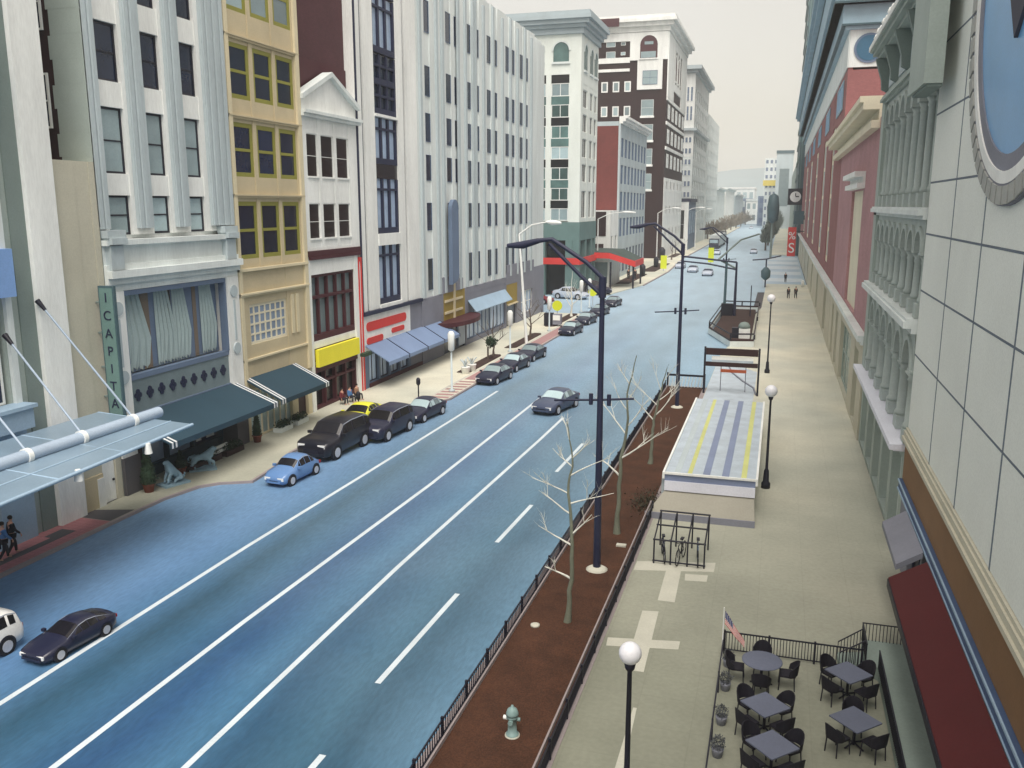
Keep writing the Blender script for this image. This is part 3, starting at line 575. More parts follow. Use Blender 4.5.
for i in range(4): 
    u0 = .3+i*3.9; awning(b, u0, u0+3.75, 3.5, 2.35, 2.0, 'awnblue', False)
    MB().side(LF, [(.03, 3.53), (2.03, 2.38), (2.03, 2.08), (.03, 3.35)], u0+3.76, u0+3.86).build('awning_rib', 'navy', b)

# --- large white ribbed building
b = thing('white_ribbed_building', 'long white building with ribbed piers and small dark windows over a purple grey base', 'building', (XL, 71.4, 0))
D = 42.0
rows = [(6.5, 9.3), (11.8, 14.2), (16.1, 18.3), (19.4, 21.8), (23.2, 25.7), (28.4, 31)]
yc = [(73.2, 74.5), (78.3, 79.7), (80.5, 81.7), (83.8, 85.2), (86.3, 87.7), (90.1, 91.5), (92.3, 93.7), (96.6, 98.0), (98.8, 100.2), (102.2, 103.6), (104.4, 105.8)]
cols = [(a-71.4, c_-71.4) for a, c_ in yc]
mb = MB(); mb.box(LF, 0, D, -30, -.41, 0, 34.2); grid(mb, LF, 0, 37.2, 5.9, 34.2, cols, rows, 0, .4, .12); mb.box(LF, 37.2, D, -.4, .0, 5.9, 33.6); mb.build('wall', 'palest', b)
for u0, u1 in cols:
    for z0, z1 in rows: window(b, LF, u0, u1, z0, z1, 'slate', 'navyglass', 1, 1, w=-.07, fw=.03)
for i, u in enumerate([.4, 4.2, 5.6, 9.7, 11.7, 13.9, 14.6, 17.2, 20.3, 23.6, 26.6, 29.4, 32.4, 35.3]):
    MB().box(LF, u, u+.45, .002, .2, 5.95, 34.0-(.5 if i % 2 else 0)).build('rib', 'bluegrey', b)
mb = MB(); mb.box(LF, 0, 5.2, -.4, .1, 0, 5.89); grid(mb, LF, 11.2, 25.2, 0, 5.3, [(11.6, 24.8)], [(.6, 3.4)], .1, .5); mb.box(LF, 11.2, 25.2, -.4, .1, 5.3, 5.9)
mb.box(LF, 25.2, 29.4, -.4, .1, 5.0, 7.2).box(LF, 29.4, 42, -.4, .1, 3.7, 6.3).box(LF, 25.2, 37, .003, .12, 6.3, 7.25).box(LF, 29.4, 31.2, -.4, .1, 0, 3.7).box(LF, 36.5, 42, -.4, .1, 0, 3.7).box(LF, 31.2, 36.5, -.4, .1, 0, .9)
mb.box(LF, 5.2, 8.5, -.4, .12, 5.9, 7.4).box(LF, 8.6, 10.6, .003, .12, 5.9, 7.0).build('base_wall', 'greybase', b)
MB().box(LF, 5.2, 11.2, -.4, .05, 2.9, 5.89).build('gold_panel', 'gold', b)
MB().box(LF, 25.2, 29.4, -.4, .14, 2.7, 4.98).build('gold_panel', 'gold', b)
mb = MB(); mb.box(LF, 7.9, 8.2, .05, .2, 3.0, 6.9)
for z0 in (3.9, 5.0): mb.box(LF, 5.6, 10.4, .05, .15, z0, z0+.22)
mb.box(LF, 25.2, 29.4, .145, .3, 2.6, 2.75).build('cream_trim', 'tanlight', b)
MB().box(LF, 5.2, 11.2, -.4, -.05, 0, 2.9).build('shopfront', 'navyglass', b)
MB().box(LF, 9.2, 11.0, -.04, .1, .4, 2.3).build('display_window', 'skyglass', b)
MB().box(LF, 25.2, 29.4, -.4, -.1, 0, 2.69).build('entrance', 'navyglass', b)
for u in (11.6, 14.3, 16.9, 19.6, 22.2): window(b, LF, u, u+2.6, .6, 3.4, 'slate', 'skyglass', 2, 1, w=-.1, fw=.12)
for u in (31.2, 33.85): window(b, LF, u, u+2.64, .9, 3.7, 'white', 'skyglass', 2, 2, w=-.1, fw=.12)
mb = MB(); mb.side(LF, [(.1, 4.6), (1.0, 3.5), (1.0, 3.42), (.1, 4.5)], 12, 24.6); mb.build('awning', 'ltblue', b)
mb = MB(); mb.add([LF(8+5.0*math.cos(R(a)), .1+max(0, 2.1*math.sin(R(a))), z_) for z_ in (2.95, 3.35) for a in range(0, 181, 15)], [tuple(range(13)), tuple(range(25, 12, -1))]+[(i, (i+1) % 13, 13+(i+1) % 13, 13+i) for i in range(13)])
mb.build('marquee', 'burgundy', b)
s = thing('blue_banner_sign', 'tall slate blue blade with rounded top on the white ribbed facade', 'sign', (XL+.4, 78.2, 0))
MB().prism(F((0, 1, 0), (1, 0, 0)), [(-.9, 6.7), (.5, 7.0), (.9, 7.5), (.9, 13.6)]+arc(0, 13.6, .9, 0, 180, 8)+[(-.9, 13.6)], .02, .4).build('board', 'slate', s)
MB().prism(F((0, 1, 0), (1, 0, 0)), [(.92, 7.4), (1.25, 7.6), (1.25, 13.6), (.92, 13.6)], .02, .3).build('white_edge', 'white', s)

# --- pale green corner building across the side street
b = thing('pale_corner_building', 'pale green white corner tower with deep cornice and tall green glazing', 'building', (XL, 135, 0))
D = 12.8
mb = MB(); mb.box(LF, .4, D, -28, -.41, 11.4, 38.9)
rowsf = [(12.0, 16.2), (17.5, 20.2), (21.2, 24.0), (25.0, 27.6), (28.6, 31.2)]; colsf = [(1.5, 4.8), (6.6, 9.0), (10, 12.2)]
grid(mb, LF, .0, D, 11.4, 32, colsf, rowsf, 0, .4); mb.box(LF, 0, D, -.4, 0, 32, 38.9); mb.box(LS, .4, 1.8, -.4, 0, 11.4, 38.9); mb.box(LS, 4.6, 5.4, -.4, 0, 11.4, 38.9).box(LS, 7.3, 8.3, -.4, 0, 11.4, 38.9).box(LS, 1.8, 8.3, -.41, -.02, 33.2, 38.9).box(LS, 8.3, 28, -.4, 0, 11.4, 38.9)
mb.build('wall', mat('pale_green_white_stone', S(208, 214, 208, 1.15), .8, .08, stretch=(1, 1, .3)), b)
for z0, z1 in rowsf:
    for u0, u1 in colsf: window(b, LF, u0, u1, z0, z1, 'white', 'blackglass', 2, 1, w=-.2)
for u0, u1 in ((1.8, 4.6), (5.4, 7.3)):
    for i in range(7):
        z0 = 11.6+i*3.08; window(b, LS, u0, u1, z0, z0+1.9, 'white', 'greenglass' if i % 3 else 'greyglass', 2, 1, w=-.15, fw=.12); MB().box(LS, u0, u1, -.4, -.1, z0+1.9, z0+3.08).build('spandrel', 'greenglass' if i % 2 else 'blackglass', b)
def archwin(root, T, u0, u1, z0, zs, fm, gm, w=.02):
    r = (u1-u0)/2; cu = (u0+u1)/2; o = [(u0, z0), (u1, z0)]+arc(cu, zs, r, 0, 180, 12); f_ = MB()
    ring = arc(cu, zs, r, 0, 180, 14); ring2 = arc(cu, zs, r+.25, 0, 180, 14)
    n = len(ring)
    for i in range(n-1): f_.prism(T, [ring[i], ring[i+1], ring2[i+1], ring2[i]], w, w+.12)
    f_.box(T, u0-.2, u1+.2, w, w+.2, z0-.3, z0)
    x = f_.build('window', fm, root); MB().prism(T, o, w, w+.03).build('pane', gm, x); return x
archwin(b, LS, 1.9, 4.3, 35.0, 36.6, 'palest', 'greenglass'); archwin(b, LS, 5.8, 6.8, 35, 36.6, 'palest', 'greenglass')
for u in (1.9, 6.3, 9.7): archwin(b, LF, u, u+2.2, 34, 36.6, 'palest', 'greenglass')
mb = MB()
for z0, h, p in ((38.9, .8, .4), (39.7, .5, .8), (40.2, .6, 1.3), (40.8, .6, 1.7), (41.4, .5, 1.5)): mb.box(LF, -p, D+p*.3, -28, p, z0, z0+h-.002)
mb.build('cornice', mat('cornice_blue_grey', S(158, 172, 178, 1.1), .8, .08), b)
for u0, u1, m_ in ((0, .8, 'darkgreen'),): pass
mb = MB(); mb.box(LF, 0, D, -28, .1, 8.6, 11.39).build('green_frieze', mat('green_frieze_paint', S(92, 120, 118, 1.3), .7, .1), b)
for u in (0, 4.6, 9.2, 11.7): MB().box(LF, u, u+1.0, -1, .06, 0, 8.59).build('column', MATS['green_frieze_paint'], b)
for u in (1.02, 5.4, 10.5, 16): MB().box(LS, u, u+1.1, -1, .06, 0, 8.59).build('column', MATS['green_frieze_paint'], b)
MB().box(LF, 1.0, D-.5, -27, -.9, 0, 8.58).build('shopfront', 'blackglass', b)
mb = MB(); mb.box(LF, -.25, D, .12, .3, 4.9, 5.9).box(LS, -.3, 27, .12, .3, 4.9, 5.9).build('red_band', 'scarlet', b)

# restaurant awning pavilion between corner building and rust building
b = thing('pavilion', 'green roofed pavilion with red fascia at the far street corner', 'building', (-29.6, 147, 0))
mb = MB(); mb.add([(-7, 0, 6.4), (2.5, 0, 6.2), (6.2, 3, 4.7), (6.2, 12, 4.7), (2.5, 14, 6.2), (-7, 14, 6.4), (-7, 0, 6.2), (2.5, 0, 6.0), (6.2, 3, 4.5), (6.2, 12, 4.5), (2.5, 14, 6.0), (-7, 14, 6.2)], [(0, 1, 4, 5), (1, 2, 3, 4), (6, 11, 10, 7), (7, 10, 9, 8), (0, 6, 7, 1), (1, 7, 8, 2), (2, 8, 9, 3), (3, 9, 10, 4), (4, 10, 11, 5), (5, 11, 6, 0)])
mb.build('roof', mat('dark_green_roof', S(58, 74, 70, 1.1), .7, .1), b)
mb = MB(); mb.box(ID, 6.22, 6.4, 2.6, 12.4, 3.7, 4.72); mb.add([(-7, -.12, 5.4), (2.4, -.12, 5.2), (6.4, 2.6, 3.7), (6.4, 2.6, 4.7), (2.4, -.12, 6.15), (-7, -.12, 6.3), (-7, -.02, 5.4), (2.4, -.02, 5.2), (6.3, 2.7, 3.7), (6.3, 2.7, 4.7), (2.4, -.02, 6.15), (-7, -.02, 6.3)], [(0, 1, 4, 5), (1, 2, 3, 4), (6, 11, 10, 7), (7, 10, 9, 8), (0, 6, 7, 1), (1, 7, 8, 2), (3, 9, 10, 4), (4, 10, 11, 5)]); mb.build('fascia', 'scarlet', b)
for x, y in ((6, 3.2), (6, 11.6), (2.6, .4)): MB().tube([(x, y, 0), (x, y, 4.6)], .16, 8).build('post', 'black', b)
MB().box(ID, -7, 1.8, 3, 14, 0, 6.1).build('wall', 'white', b)
MB().box(ID, -4, 1.6, 2.96, 2.99, .8, 4.4).build('window', 'greyglass', b)

# --- small white shop, rust brick building with grey front
b = thing('white_low_building', 'low white building with black openings below the rust brick gable', 'building', (XL, 161.5, 0))
mb = MB(); mb.box(LF, 0, 8.3, -12, -.41, 0, 13); grid(mb, LF, 0, 8.3, 0, 13, [(1, 3), (5, 7)], [(5, 8.4)], 0, .4); mb.box(LS, .4, 12, 0, .03, 0, 13); mb.build('wall', 'white', b)
for u in (1, 5): window(b, LF, u, u+2, 5, 8.4, 'white', 'blackglass', 2, 1, w=-.2)
MB().box(LS, .8, 4.6, .04, .1, 8.4, 12.8).box(LS, 1.2, 4.0, .04, .1, 4, 7).build('dark_opening', 'brownpaint', b)
b = thing('rust_brick_building', 'rust brick building with blank side wall and grey windowed front', 'building', (XL, 170, 0))
D = 34; mb = MB(); mb.box(LF, 0, D, -22, -.41, 0, 28.6); mb.build('side_wall', 'fire', b)
rows = [(8, 11.5), (13, 16.5), (18, 21.5), (23, 26.5)]; cols = [(1+i*4.15, 3.9+i*4.15) for i in range(8)]
mb = MB(); grid(mb, LF, 0, D, 0, 29, cols, [(1, 5.5)]+rows, 0, .4); mb.build('wall', 'bluegrey', b)
for u0, u1 in cols:
    for z0, z1 in [(1, 5.5)]+rows: window(b, LF, u0, u1, z0, z1, 'slate', 'blackglass' if z0 < 2 else 'slate', 2, 2, w=-.15)
cornice(LF, 0, D, 29, [(.4, .4), (.5, .9), (.4, 1.3)]).build('cornice', 'white', b)
MB().box(LF, 0, D, -22, -.42, 28.6, 29.4).build('roof', 'bluegrey', b)

# --- tall maroon building with white trim
b = thing('tall_maroon_building', 'tall dark maroon corner building with white arches and white trimmed crown', 'building', (XL, 236, 0))
D = 44; mb = MB(); mb.box(LF, 0, D, -30, -.02, 0, 59); mb.build('wall', 'brown', b)
mb = MB()
for z0, h, p in ((57.0, 1.2, .5), (58.2, 1.0, 1.4), (59.2, .8, 2.2), (60.0, .8, 1.8)): mb.box(LF, -p, D+p, -31, p, z0, z0+h-.002)
mb.build('cornice', 'white', b)
MB().box(LS, 12.2, 26, 2.25, 2.4, 58.2, 60.2).build('maroon_band', 'burgundy', b)
mb = MB(); mb.box(LS, 0, 9.6, .003, .35, 50.2, 56.9).box(LS, 9.6, 30, .003, .3, 49.7, 51.0).box(LS, 1.2, 7.6, .003, .33, 43.0, 50.19).box(LS, 9.6, 18, .003, .3, 47.6, 48.3).box(LF, 0, 13, .003, .3, 41, 56.9).box(LF, 31, D, .003, .3, 41, 56.9).box(LF, 13, 31, .003, .25, 54.5, 56.9).box(LF, 13, 31, .003, .25, 44, 46)
mb.build('white_trim', 'white', b)
archwin(b, LS, 2.6, 7.0, 50.6, 53.9, 'white', 'burgundy', .36); archwin(b, LF, 15, 20, 47, 51, 'white', 'burgundy', .03); archwin(b, LF, 23, 28, 47, 51, 'white', 'burgundy', .03)
MB().box(LS, 3.0, 6.8, .4, .45, 50.7, 52.2).box(LS, 3.7, 5.9, .4, .47, 53.9, 54.6).build('arch_panel', 'greyglass', b)
window(b, LS, 2.4, 6.2, 44.2, 47.6, 'slate', 'greyglass', 2, 2, w=.42)
for z0 in (54.2, 51.2): window(b, LS, 13.4, 15.8, z0-.5, z0+1.4, 'white', 'greyglass', 1, 1, w=.1)
for z0 in (54.2, 51.8): window(b, LS, 10.8, 12.0, z0-.2, z0+.6, 'white', 'greyglass', 1, 1, w=.1)
for z0 in (36.5, 30.4, 24.3, 18): 
    f_ = window(b, LS, 3.2, 6.4, z0, z0+4, 'palest', 'greyglass', 1, 2, w=.08); MB().box(LS, 3.0, 6.6, .02, .4, z0-.5, z0).build('sill', 'white', f_)
for u in (9.2, 12.2, 15.2):
    for z0 in (42.6, 36.5, 30.4): window(b, LS, u, u+1.7, z0, z0+2.6, 'white', 'greyglass', 1, 1, w=.08, fw=.3)
for z0 in (28.4, 34.6, 40.6): MB().box(LF, 0, D, .003, .3, z0-.3, z0+.5).build('white_band', 'white', b)
for u0 in (14.5, 20, 25.5): MB().box(LF, u0, u0+1.2, .003, .3, 46.01, 54.49).build('white_pier', 'white', b)
MB().box(LS, 9.6, 26, .003, .34, 54.9, 56.9).build('white_band', 'white', b)
for u0 in (3, 11.5, 20, 28.5, 37):
    for z0 in (36, 29.8, 23.6, 17.4, 11, 5): window(b, LF, u0, u0+4.4, z0, z0+3.6, 'white', 'greyglass' if z0 > 20 else 'blackglass', 2, 1, w=.12, fw=.8)
MB().box(LF, 0, D, .003, .1, 0, 21).build('white_base', 'white', b)
b2 = MB(); b2.add([LF(1+10*0, 0, 0)]*0, [])
# --- white commercial tower + hazy ones
b = thing('white_bracketed_tower', 'white tower with heavy cornice behind the tall maroon building', 'building', (XL, 311, 0))
D = 56; mb = MB(); mb.box(LF, 0, D, -20, -.41, 0, 57); cols = [(2+i*6.8, 6.4+i*6.8) for i in range(8)]; rows = [(4+i*5.0, 7.4+i*5.0) for i in range(10)]
grid(mb, LF, 0, D, 0, 57, cols, rows, 0, .4); mb.build('wall', 'palest', b)
for u0, u1 in cols:
    for z0, z1 in rows: window(b, LF, u0, u1, z0, z1, 'palest', 'navyglass', 2, 1, w=-.2, fw=.3)
mb = MB()
for z0, h, p in ((38.5, .8, 1.0), (57, 1.0, .8), (58, 1.2, 2.0)): mb.box(LF, -p, D+p, -20-p, p, z0, z0+h)
mb.build('cornice', 'bluegrey', b)
MB().box(LS, .0, 5, .01, .03, 30, 56.9).build('side_wall', 'white', b)
for z0 in (41.8, 48.0):
    for u0 in (.7, 1.9, 3.1): window(b, LS, u0, u0+.75, z0, z0+4.6, 'white', 'slate', 1, 2, w=.1, fw=.08)
for i in range(8):
    for u0 in (.6, 1.8, 3.0): window(b, LS, u0, u0+.9, 10.0+i*3.6-.6, 11.8+i*3.6-.6, 'white', 'slate', 1, 1, w=.1, fw=.08)
b = thing('pale_far_tower', 'pale plain tower beyond the white bracketed one', 'building', (XL, 373, 0))
mb = MB(); mb.box(LF, 0, 60, -20, -.41, 0, 49); cols = [(3+i*7, 7+i*7) for i in range(8)]; rows = [(3+i*5, 6+i*5) for i in range(9)]; grid(mb, LF, 0, 60, 0, 49.5, cols, rows, 0, .4); mb.build('wall', 'palest', b)
for u0, u1 in cols:
    for z0, z1 in rows: window(b, LF, u0, u1, z0, z1, 'palest', 'greyglass', 1, 1, w=-.2, fw=.3)
b = thing('blue_grey_shop_block', 'blue grey low block with dark entrance under the white tower', 'building', (XL+2.0, 284, 0))
MB().box(LF, 0, 24, -12, 0, 0, 15).build('wall', 'slate', b); MB().box(LS, 0, 10, .003, .1, 0, 15.4).build('front', 'white', b)
for u0 in (1.2, 4.6, 7.6): window(b, LS, u0, u0+1.6, 3.5, 12.5, 'white', 'blackglass', 1, 2, w=.15)
for u0 in (3, 10, 17): window(b, LF, u0, u0+3.5, 5, 12, 'ltblue', 'navyglass', 2, 2, w=.1)
MB().box(LF, -.2, 24.3, -12.2, .5, 15, 16).build('cornice', 'navy', b)
# pale colonnade blocks further down
for i, (y0, D, h, m_, lab) in enumerate([(435, 60, 21, 'palest', 'first pale colonnaded block beyond the far tower'), (497, 90, 22, 'white', 'long white colonnaded block near the end of the street'), (590, 120, 20, 'bluegrey', 'farthest low blue grey colonnaded block by the bare trees')]):
    b = thing('colonnaded_building', lab, 'building', (XL+.5*i, y0, 0))
    cols = [(3+j*7, 6+j*7) for j in range(int((D-4)/7))]; mb = MB(); mb.box(LF, 0, D, -20, -.6, 0, h); grid(mb, LF, 0, D, 0, h, cols, [(5, h-3)], 0, .6); mb.build('wall', m_, b)
    for u0, u1 in cols: window(b, LF, u0, u1, 5, h-3, m_, 'greyglass', 1, 3, w=-.3, fw=.3)
    cornice(LF, 0, D, h, [(.6, .8), (.6, 1.4)]).build('cornice', 'palest', b)
def farblock(name, lab, x0, x1, y, h, m_, dy=40, win=None, top=None):
    b = thing(name, lab, 'building', (x0, y, 0)); T = F((1, 0, 0), (0, -1, 0)); MB().box(T, 0, x1-x0, -dy, 0, 0, h).build('wall', m_, b)
    if win:
        nx, nz_, gm = win; w_ = (x1-x0)/nx; hh = h/nz_
        for i in range(nx):
            for j in range(nz_): window(b, T, w_*(i+.2), w_*(i+.8), hh*(j+.3), hh*(j+.8), m_, gm, 1, 1, w=.08, fw=.1)
    if top: MB().box(T, -.3, x1-x0+.3, -dy, .4, h, h+top[0]).build('parapet', top[1], b)
    return b
farblock('parking_garage', 'pale flat roofed hall across the end of the street', -62, -22, 760, 27, 'palest', 60, (8, 2, 'greyglass'), (1.2, 'white'))
farblock('grey_block', 'slate grey block below the hill at the street end', -40, -22, 720, 19, 'slate', 30, (4, 2, 'bluegrey'))
farblock('stepped_white_building', 'small white stepped block beside the slate one', -26, -14, 700, 17, 'white', 30, (3, 2, 'greyglass'), (1.5, 'palest'))
farblock('blue_end_building', 'slate blue block under the yellow sign at the street end', -16, 6, 640, 20, 'slate', 30, (4, 3, 'bluestrip'))
y_ = farblock('yellow_signed_building', 'white block with yellow rooftop band at the end of the street', -11.5, -2, 600, 28, 'palest', 30, (4, 6, 'slate'))
MB().box(F((1, 0, 0), (0, -1, 0)), -1, 10, .1, .8, 26.0, 29.5).build('yellow_sign', mat('ochre_yellow_sign', S(214, 190, 70, 1.2), .6, .05), y_)
farblock('white_windowed_tower', 'small white tower with dark windows left of the framed glass block', -13, -4, 660, 46, 'palest', 20, (3, 9, 'slate'))
farblock('glass_frame_building', 'tall grey glass block with dark frame near the right towers', -4.5, 5, 560, 44, 'bluegrey', 30, (1, 1, 'greyglass'), (1.6, 'tealdark'))

# ================================================================ RIGHT BUILDINGS
XR = 5.2
b = thing('granite_building', 'pale granite panelled building with big round blue window and red awning', 'building', (XR, -12, 0))
U1 = 48.3
mb = MB(); mb.box(RF, 0, U1, -18, -.12, 5.35, 32).box(RF, 0, U1, -18, -.5, 0, 5.35); mb.build('wall', 'joint', b)
vs = [0]+[31.1-4.6*k+12 for k in range(9, -1, -1)]+[U1]; vs = [0]+[43.1-4.55*k for k in range(8, -1, -1)]+[U1]
zs = [5.5, 8.4, 10.85, 12.95, 14.8, 17.2, 19.6, 22, 24.4, 26.8, 29.2, 32]
mb = MB()
for i in range(len(vs)-1):
    for j in range(len(zs)-1): mb.box(RF, vs[i]+.035, vs[i+1]-.035, -.12, 0, zs[j]+.035, zs[j+1]-.035)
mb.build('granite_cladding', 'granite', b)
mb = MB()
for i in range(1, len(vs)-1): mb.box(RF, vs[i]-.06, vs[i]+.06, -.1, .006, zs[0], zs[-1])
for j in range(1, len(zs)-1): mb.box(RF, 0, U1, -.1, .003, zs[j]-.03, zs[j]+.03)
mb.build('pointing', 'joint', b)
cy, cz = 24.2+12, 20.1
w_ = MB(); n = 96
def ringm(r0, r1, w0, w1, gaps=False, nn=n):
    mb = MB()
    for i in range(nn):
        a0 = 2*math.pi*i/nn; a1 = 2*math.pi*(i+(.8 if gaps else 1.0))/nn
        p = lambda r, a: (cy+r*math.cos(a), cz+r*math.sin(a)); mb.prism(RF, [p(r0, a0), p(r1, a0), p(r1, a1), p(r0, a1)], w0, w1)
    return mb
rw = ringm(5.66, 6.1, .003, .16, True, 60).build('round_window', mat('voussoir_stone', S(150, 152, 148, 1.27), .8, .12, 3), b)
ringm(5.6, 6.13, .002, .115).build('ring_joint', 'greybase', rw)
ringm(5.3, 5.6, .002, .13).build('inner_ring', 'white', rw)
ringm(4.9, 5.3, .002, .09).build('reveal', 'greybase', rw)
MB().prism(RF, [(cy+4.9*math.cos(2*math.pi*i/64), cz+4.9*math.sin(2*math.pi*i/64)) for i in range(64)], .001, .05).build('pane', 'blueglass', rw)
mb = MB()
cp = [(cy+4.85*math.cos(R(a)), cz+4.85*math.sin(R(a))) for a in range(175, 20, -8)]
mb.prism(RF, cp[:1]+cp+[(cy+2.5, cz+.4), (cy+.5, cz-2.2), (cy-.4, cz-1.4), (cy-2.4, cz+.6)], .051, .14); mb.build('drape', mat('dark_drape', S(72, 72, 84, 1.3), .9, .15), rw)
cornice(RF, 0, U1, 5.05, [(.14, .2), (.2, .13), (.12, .07)]).build('sloped_sill', 'beige', b)
MB().box(RF, 0, U1, -.45, .04, 3.45, 5.04).build('ochre_band', 'ochre', b)
mb = MB(); mb.box(RF, 0, U1, -.45, .16, 3.0, 3.44); mb.build('blue_band', 'bluestrip', b)
MB().box(RF, 0, U1, .161, .2, 3.36, 3.43).box(RF, 0, U1, .161, .2, 3.02, 3.09).build('band_trim', 'ltblue', b)
mb = MB(); grid(mb, RF, 0, U1, 0, 3.04, [(25+3*i, 27.6+3*i) for i in range(7)], [(.3, 2.8)], 0, .4); mb.build('shopfront', 'greybase', b)
for i in range(7): window(b, RF, 25+3*i, 27.6+3*i, .3, 2.8, 'navy', 'blackglass', 2, 1, w=-.2)
mb = MB(); u0, u1 = 18, 40.4; mb.side(RF, [(.23, 3.1), (1.3, 2.45), (1.3, 2.2), (1.25, 2.2), (1.25, 2.37), (.23, 3.0)], u0, u1); mb.build('awning', 'awnred', b)
MB().side(RF, [(1.3, 2.41), (1.33, 2.41), (1.33, 2.15), (1.3, 2.15)], u0, u1).build('valance', 'black', b)
mb = MB(); mb.side(RF, [(.23, 3.1), (1.0, 2.6), (1.0, 2.4), (.23, 2.9)], 41.2, 45.3); mb.build('awning', 'greybase', b)
# ornate cast-iron front
b = thing('ornate_iron_building', 'ornate grey green building with stacked arcades beside the granite block', 'building', (XR, 36.35, 0))
D = 18.6
MB().box(RF, 0, D, -16, -1.0, 0, 22.3).build('wall', 'darkgreen', b)
mb = MB(); grid(mb, RF, 0, D, 0, 4.5, [(.8, 3.6), (4.4, 7.2), (8.0, 10.8), (11.6, 14.4), (15.2, 18.0)], [(.3, 4.0)], 0, 1.0); mb.build('ground_floor', 'greygreen', b)
for u0 in (.8, 4.4, 8, 11.6, 15.2): window(b, RF, u0, u0+2.8, .3, 4.0, 'palest', 'greyglass', 2, 2, w=-.4, fw=.12)
MB().box(RF, -.02, D+.1, -1, .6, 4.55, 4.78).box(RF, .02, D, -1, .45, 4.5, 4.55).build('balcony_ledge', 'lavender', b)
def arcade(root, n, u0, u1, zf, zspring, ztop, colr, m_='greygreen', pair=False, w=.0, rw=.36):
    s = (u1-u0)/n
    for i in range(n):
        a = u0+i*s; c_ = a+s; r = s/2-rw
        mb = MB(); top = [(a+.002, zspring), (a+.002, ztop), (c_-.002, ztop), (c_-.002, zspring), (a+s/2+r, zspring)]+arc(a+s/2, zspring, r, 0, 180, 12)[1:]
        mb.prism(RF, top, w-.35, w)
        rg = arc(a+s/2, zspring, r, 0, 180, 12); rg2 = arc(a+s/2, zspring, r+.2, 0, 180, 12)
        for q in range(12): mb.prism(RF, [rg[q], rg[q+1], rg2[q+1], rg2[q]], w+.002, w+.1)
        mb.build('arch', 'irongrey', root)
    for i in range(n+1):
        u = u0+i*s; u = min(max(u, u0+colr), u1-colr)
        p = RF(u, w-.18, 0); mb = MB()
        mb.box(RF, u-colr*1.5, u+colr*1.5, w-.5, w+.12, zf, zf+.55)
        mb.lathe([(colr*1.1, zf+.55), (colr*1.15, zf+.7), (colr*.9, zf+.8), (colr*.8, zspring-.45), (colr*1.0, zspring-.4), (colr*.8, zspring-.3), (colr*1.35, zspring-.08)], (p.x, p.y, 0), 12)
        mb.box(RF, u-colr*1.5, u+colr*1.5, w-.48, w+.1, zspring-.08, zspring-.003); mb.build('column', 'irongrey', root)
arcade(b, 6, .2, 17.2, 4.8, 7.7, 9.15, .3, rw=.4)
for i in range(6): window(b, RF, .5+i*2.83, 2.6+i*2.83, 5.0, 8.8, 'darkgreen', 'greyglass', 1, 2, w=-.9)
cornice(RF, 0, D, 9.16, [(.2, .2), (.25, .5), (.12, .4)], 0).build('string_course', 'palest', b)
arcade(b, 8, .2, 17.2, 9.75, 12.2, 13.45, .2, rw=.26)
for i in range(8): window(b, RF, .4+i*2.125, 2.0+i*2.125, 9.9, 13.1, 'darkgreen', 'greyglass', 1, 2, w=-.9)
cornice(RF, 0, D, 13.46, [(.15, .15), (.2, .35), (.1, .28)], 0).build('string_course', 'palest', b)
arcade(b, 8, .2, 17.2, 13.92, 18.2, 19.4, .2, rw=.26)
for i in range(8): window(b, RF, .4+i*2.125, 2.0+i*2.125, 14.1, 18.8, 'darkgreen', 'greyglass', 1, 2, w=-.9)
cornice(RF, 0, D, 19.41, [(.15, .15), (.15, .3), (.15, .22)], 0).build('string_course', 'greygreen', b)
MB().box(RF, 0, D, -1, .0, 19.87, 22.3).box(RF, 17.25, D, -1, .15, 4.8, 19.4).build('frieze', 'greygreen', b)
mb = MB()
for i in range(4): mb.box(RF, 1.2+i*4.3, 4.2+i*4.3, .003, .06, 20.2, 21.4)
mb.build('frieze_panel', 'bluegrey', b)
for i in range(5): MB().side(RF, [(.0, 20.0), (.35, 20.2), (.4, 20.7), (.6, 21.3), (.75, 21.8), (.0, 21.8)], .4+i*4.3, .85+i*4.3).build('bracket', 'darkgreen', b)
cornice(RF, 0, D, 21.81, [(.2, .6), (.2, .85), (.2, 1.0), (.12, .85)], 0).build('cornice', 'greygreen', b)
MB().box(RF, 0, D+.2, 1.01, 1.06, 22.3, 22.55).build('cornice_edge', 'white', b)
mb = MB()
for i in range(7): mb.tube([RF(9+i*1.3, .6, 22.6), RF(9.6+i*1.3, .7, 22.8+.1*(i % 2)), RF(10.3+i*1.3, .6, 22.6)], [.14, .28, .14], 8)
mb.build('scrollwork', 'white', b)
MB().box(RF, -3.6, .18, .42, 1.0, 17.9, 30).build('corner_pier', 'greygreen', b)
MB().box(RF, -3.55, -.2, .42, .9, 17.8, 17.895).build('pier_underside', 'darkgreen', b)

# low brick building
b = thing('rosy_brick_building', 'rosy brick building with cream blocked doorway and white hooded cornices', 'building', (XR, 55.0, 0))
D = 36.9; mb = MB(); mb.box(RF, 0, D, -14, -.4, 0, 18.6); grid(mb, RF, 0, D, 6.45, 19.0, [(10, 20)], [(6.6, 15)], 0, .4, 0); mb.build('wall', 'rosy', b)
MB().box(RF, 10, 20, -.4, -.2, 6.6, 15).build('blocked_door', 'cream', b)
cornice(RF, 9, 21, 15.1, [(.35, .5), (.4, .15), (.35, .7)], 0).build('door_hood', 'white', b)
cornice(RF, 2.0, D+6, 18.4, [(.45, .5), (.6, .1), (.4, 1.0), (.35, 1.2)], 0).build('cornice', 'cream', b)
mb = MB(); grid(mb, RF, 0, D, 0, 5.9, [(3, 6), (9.5, 20), (24, 27), (30, 33)], [(.3, 5.0)], .1, .5); mb.build('base_wall', 'beige', b)
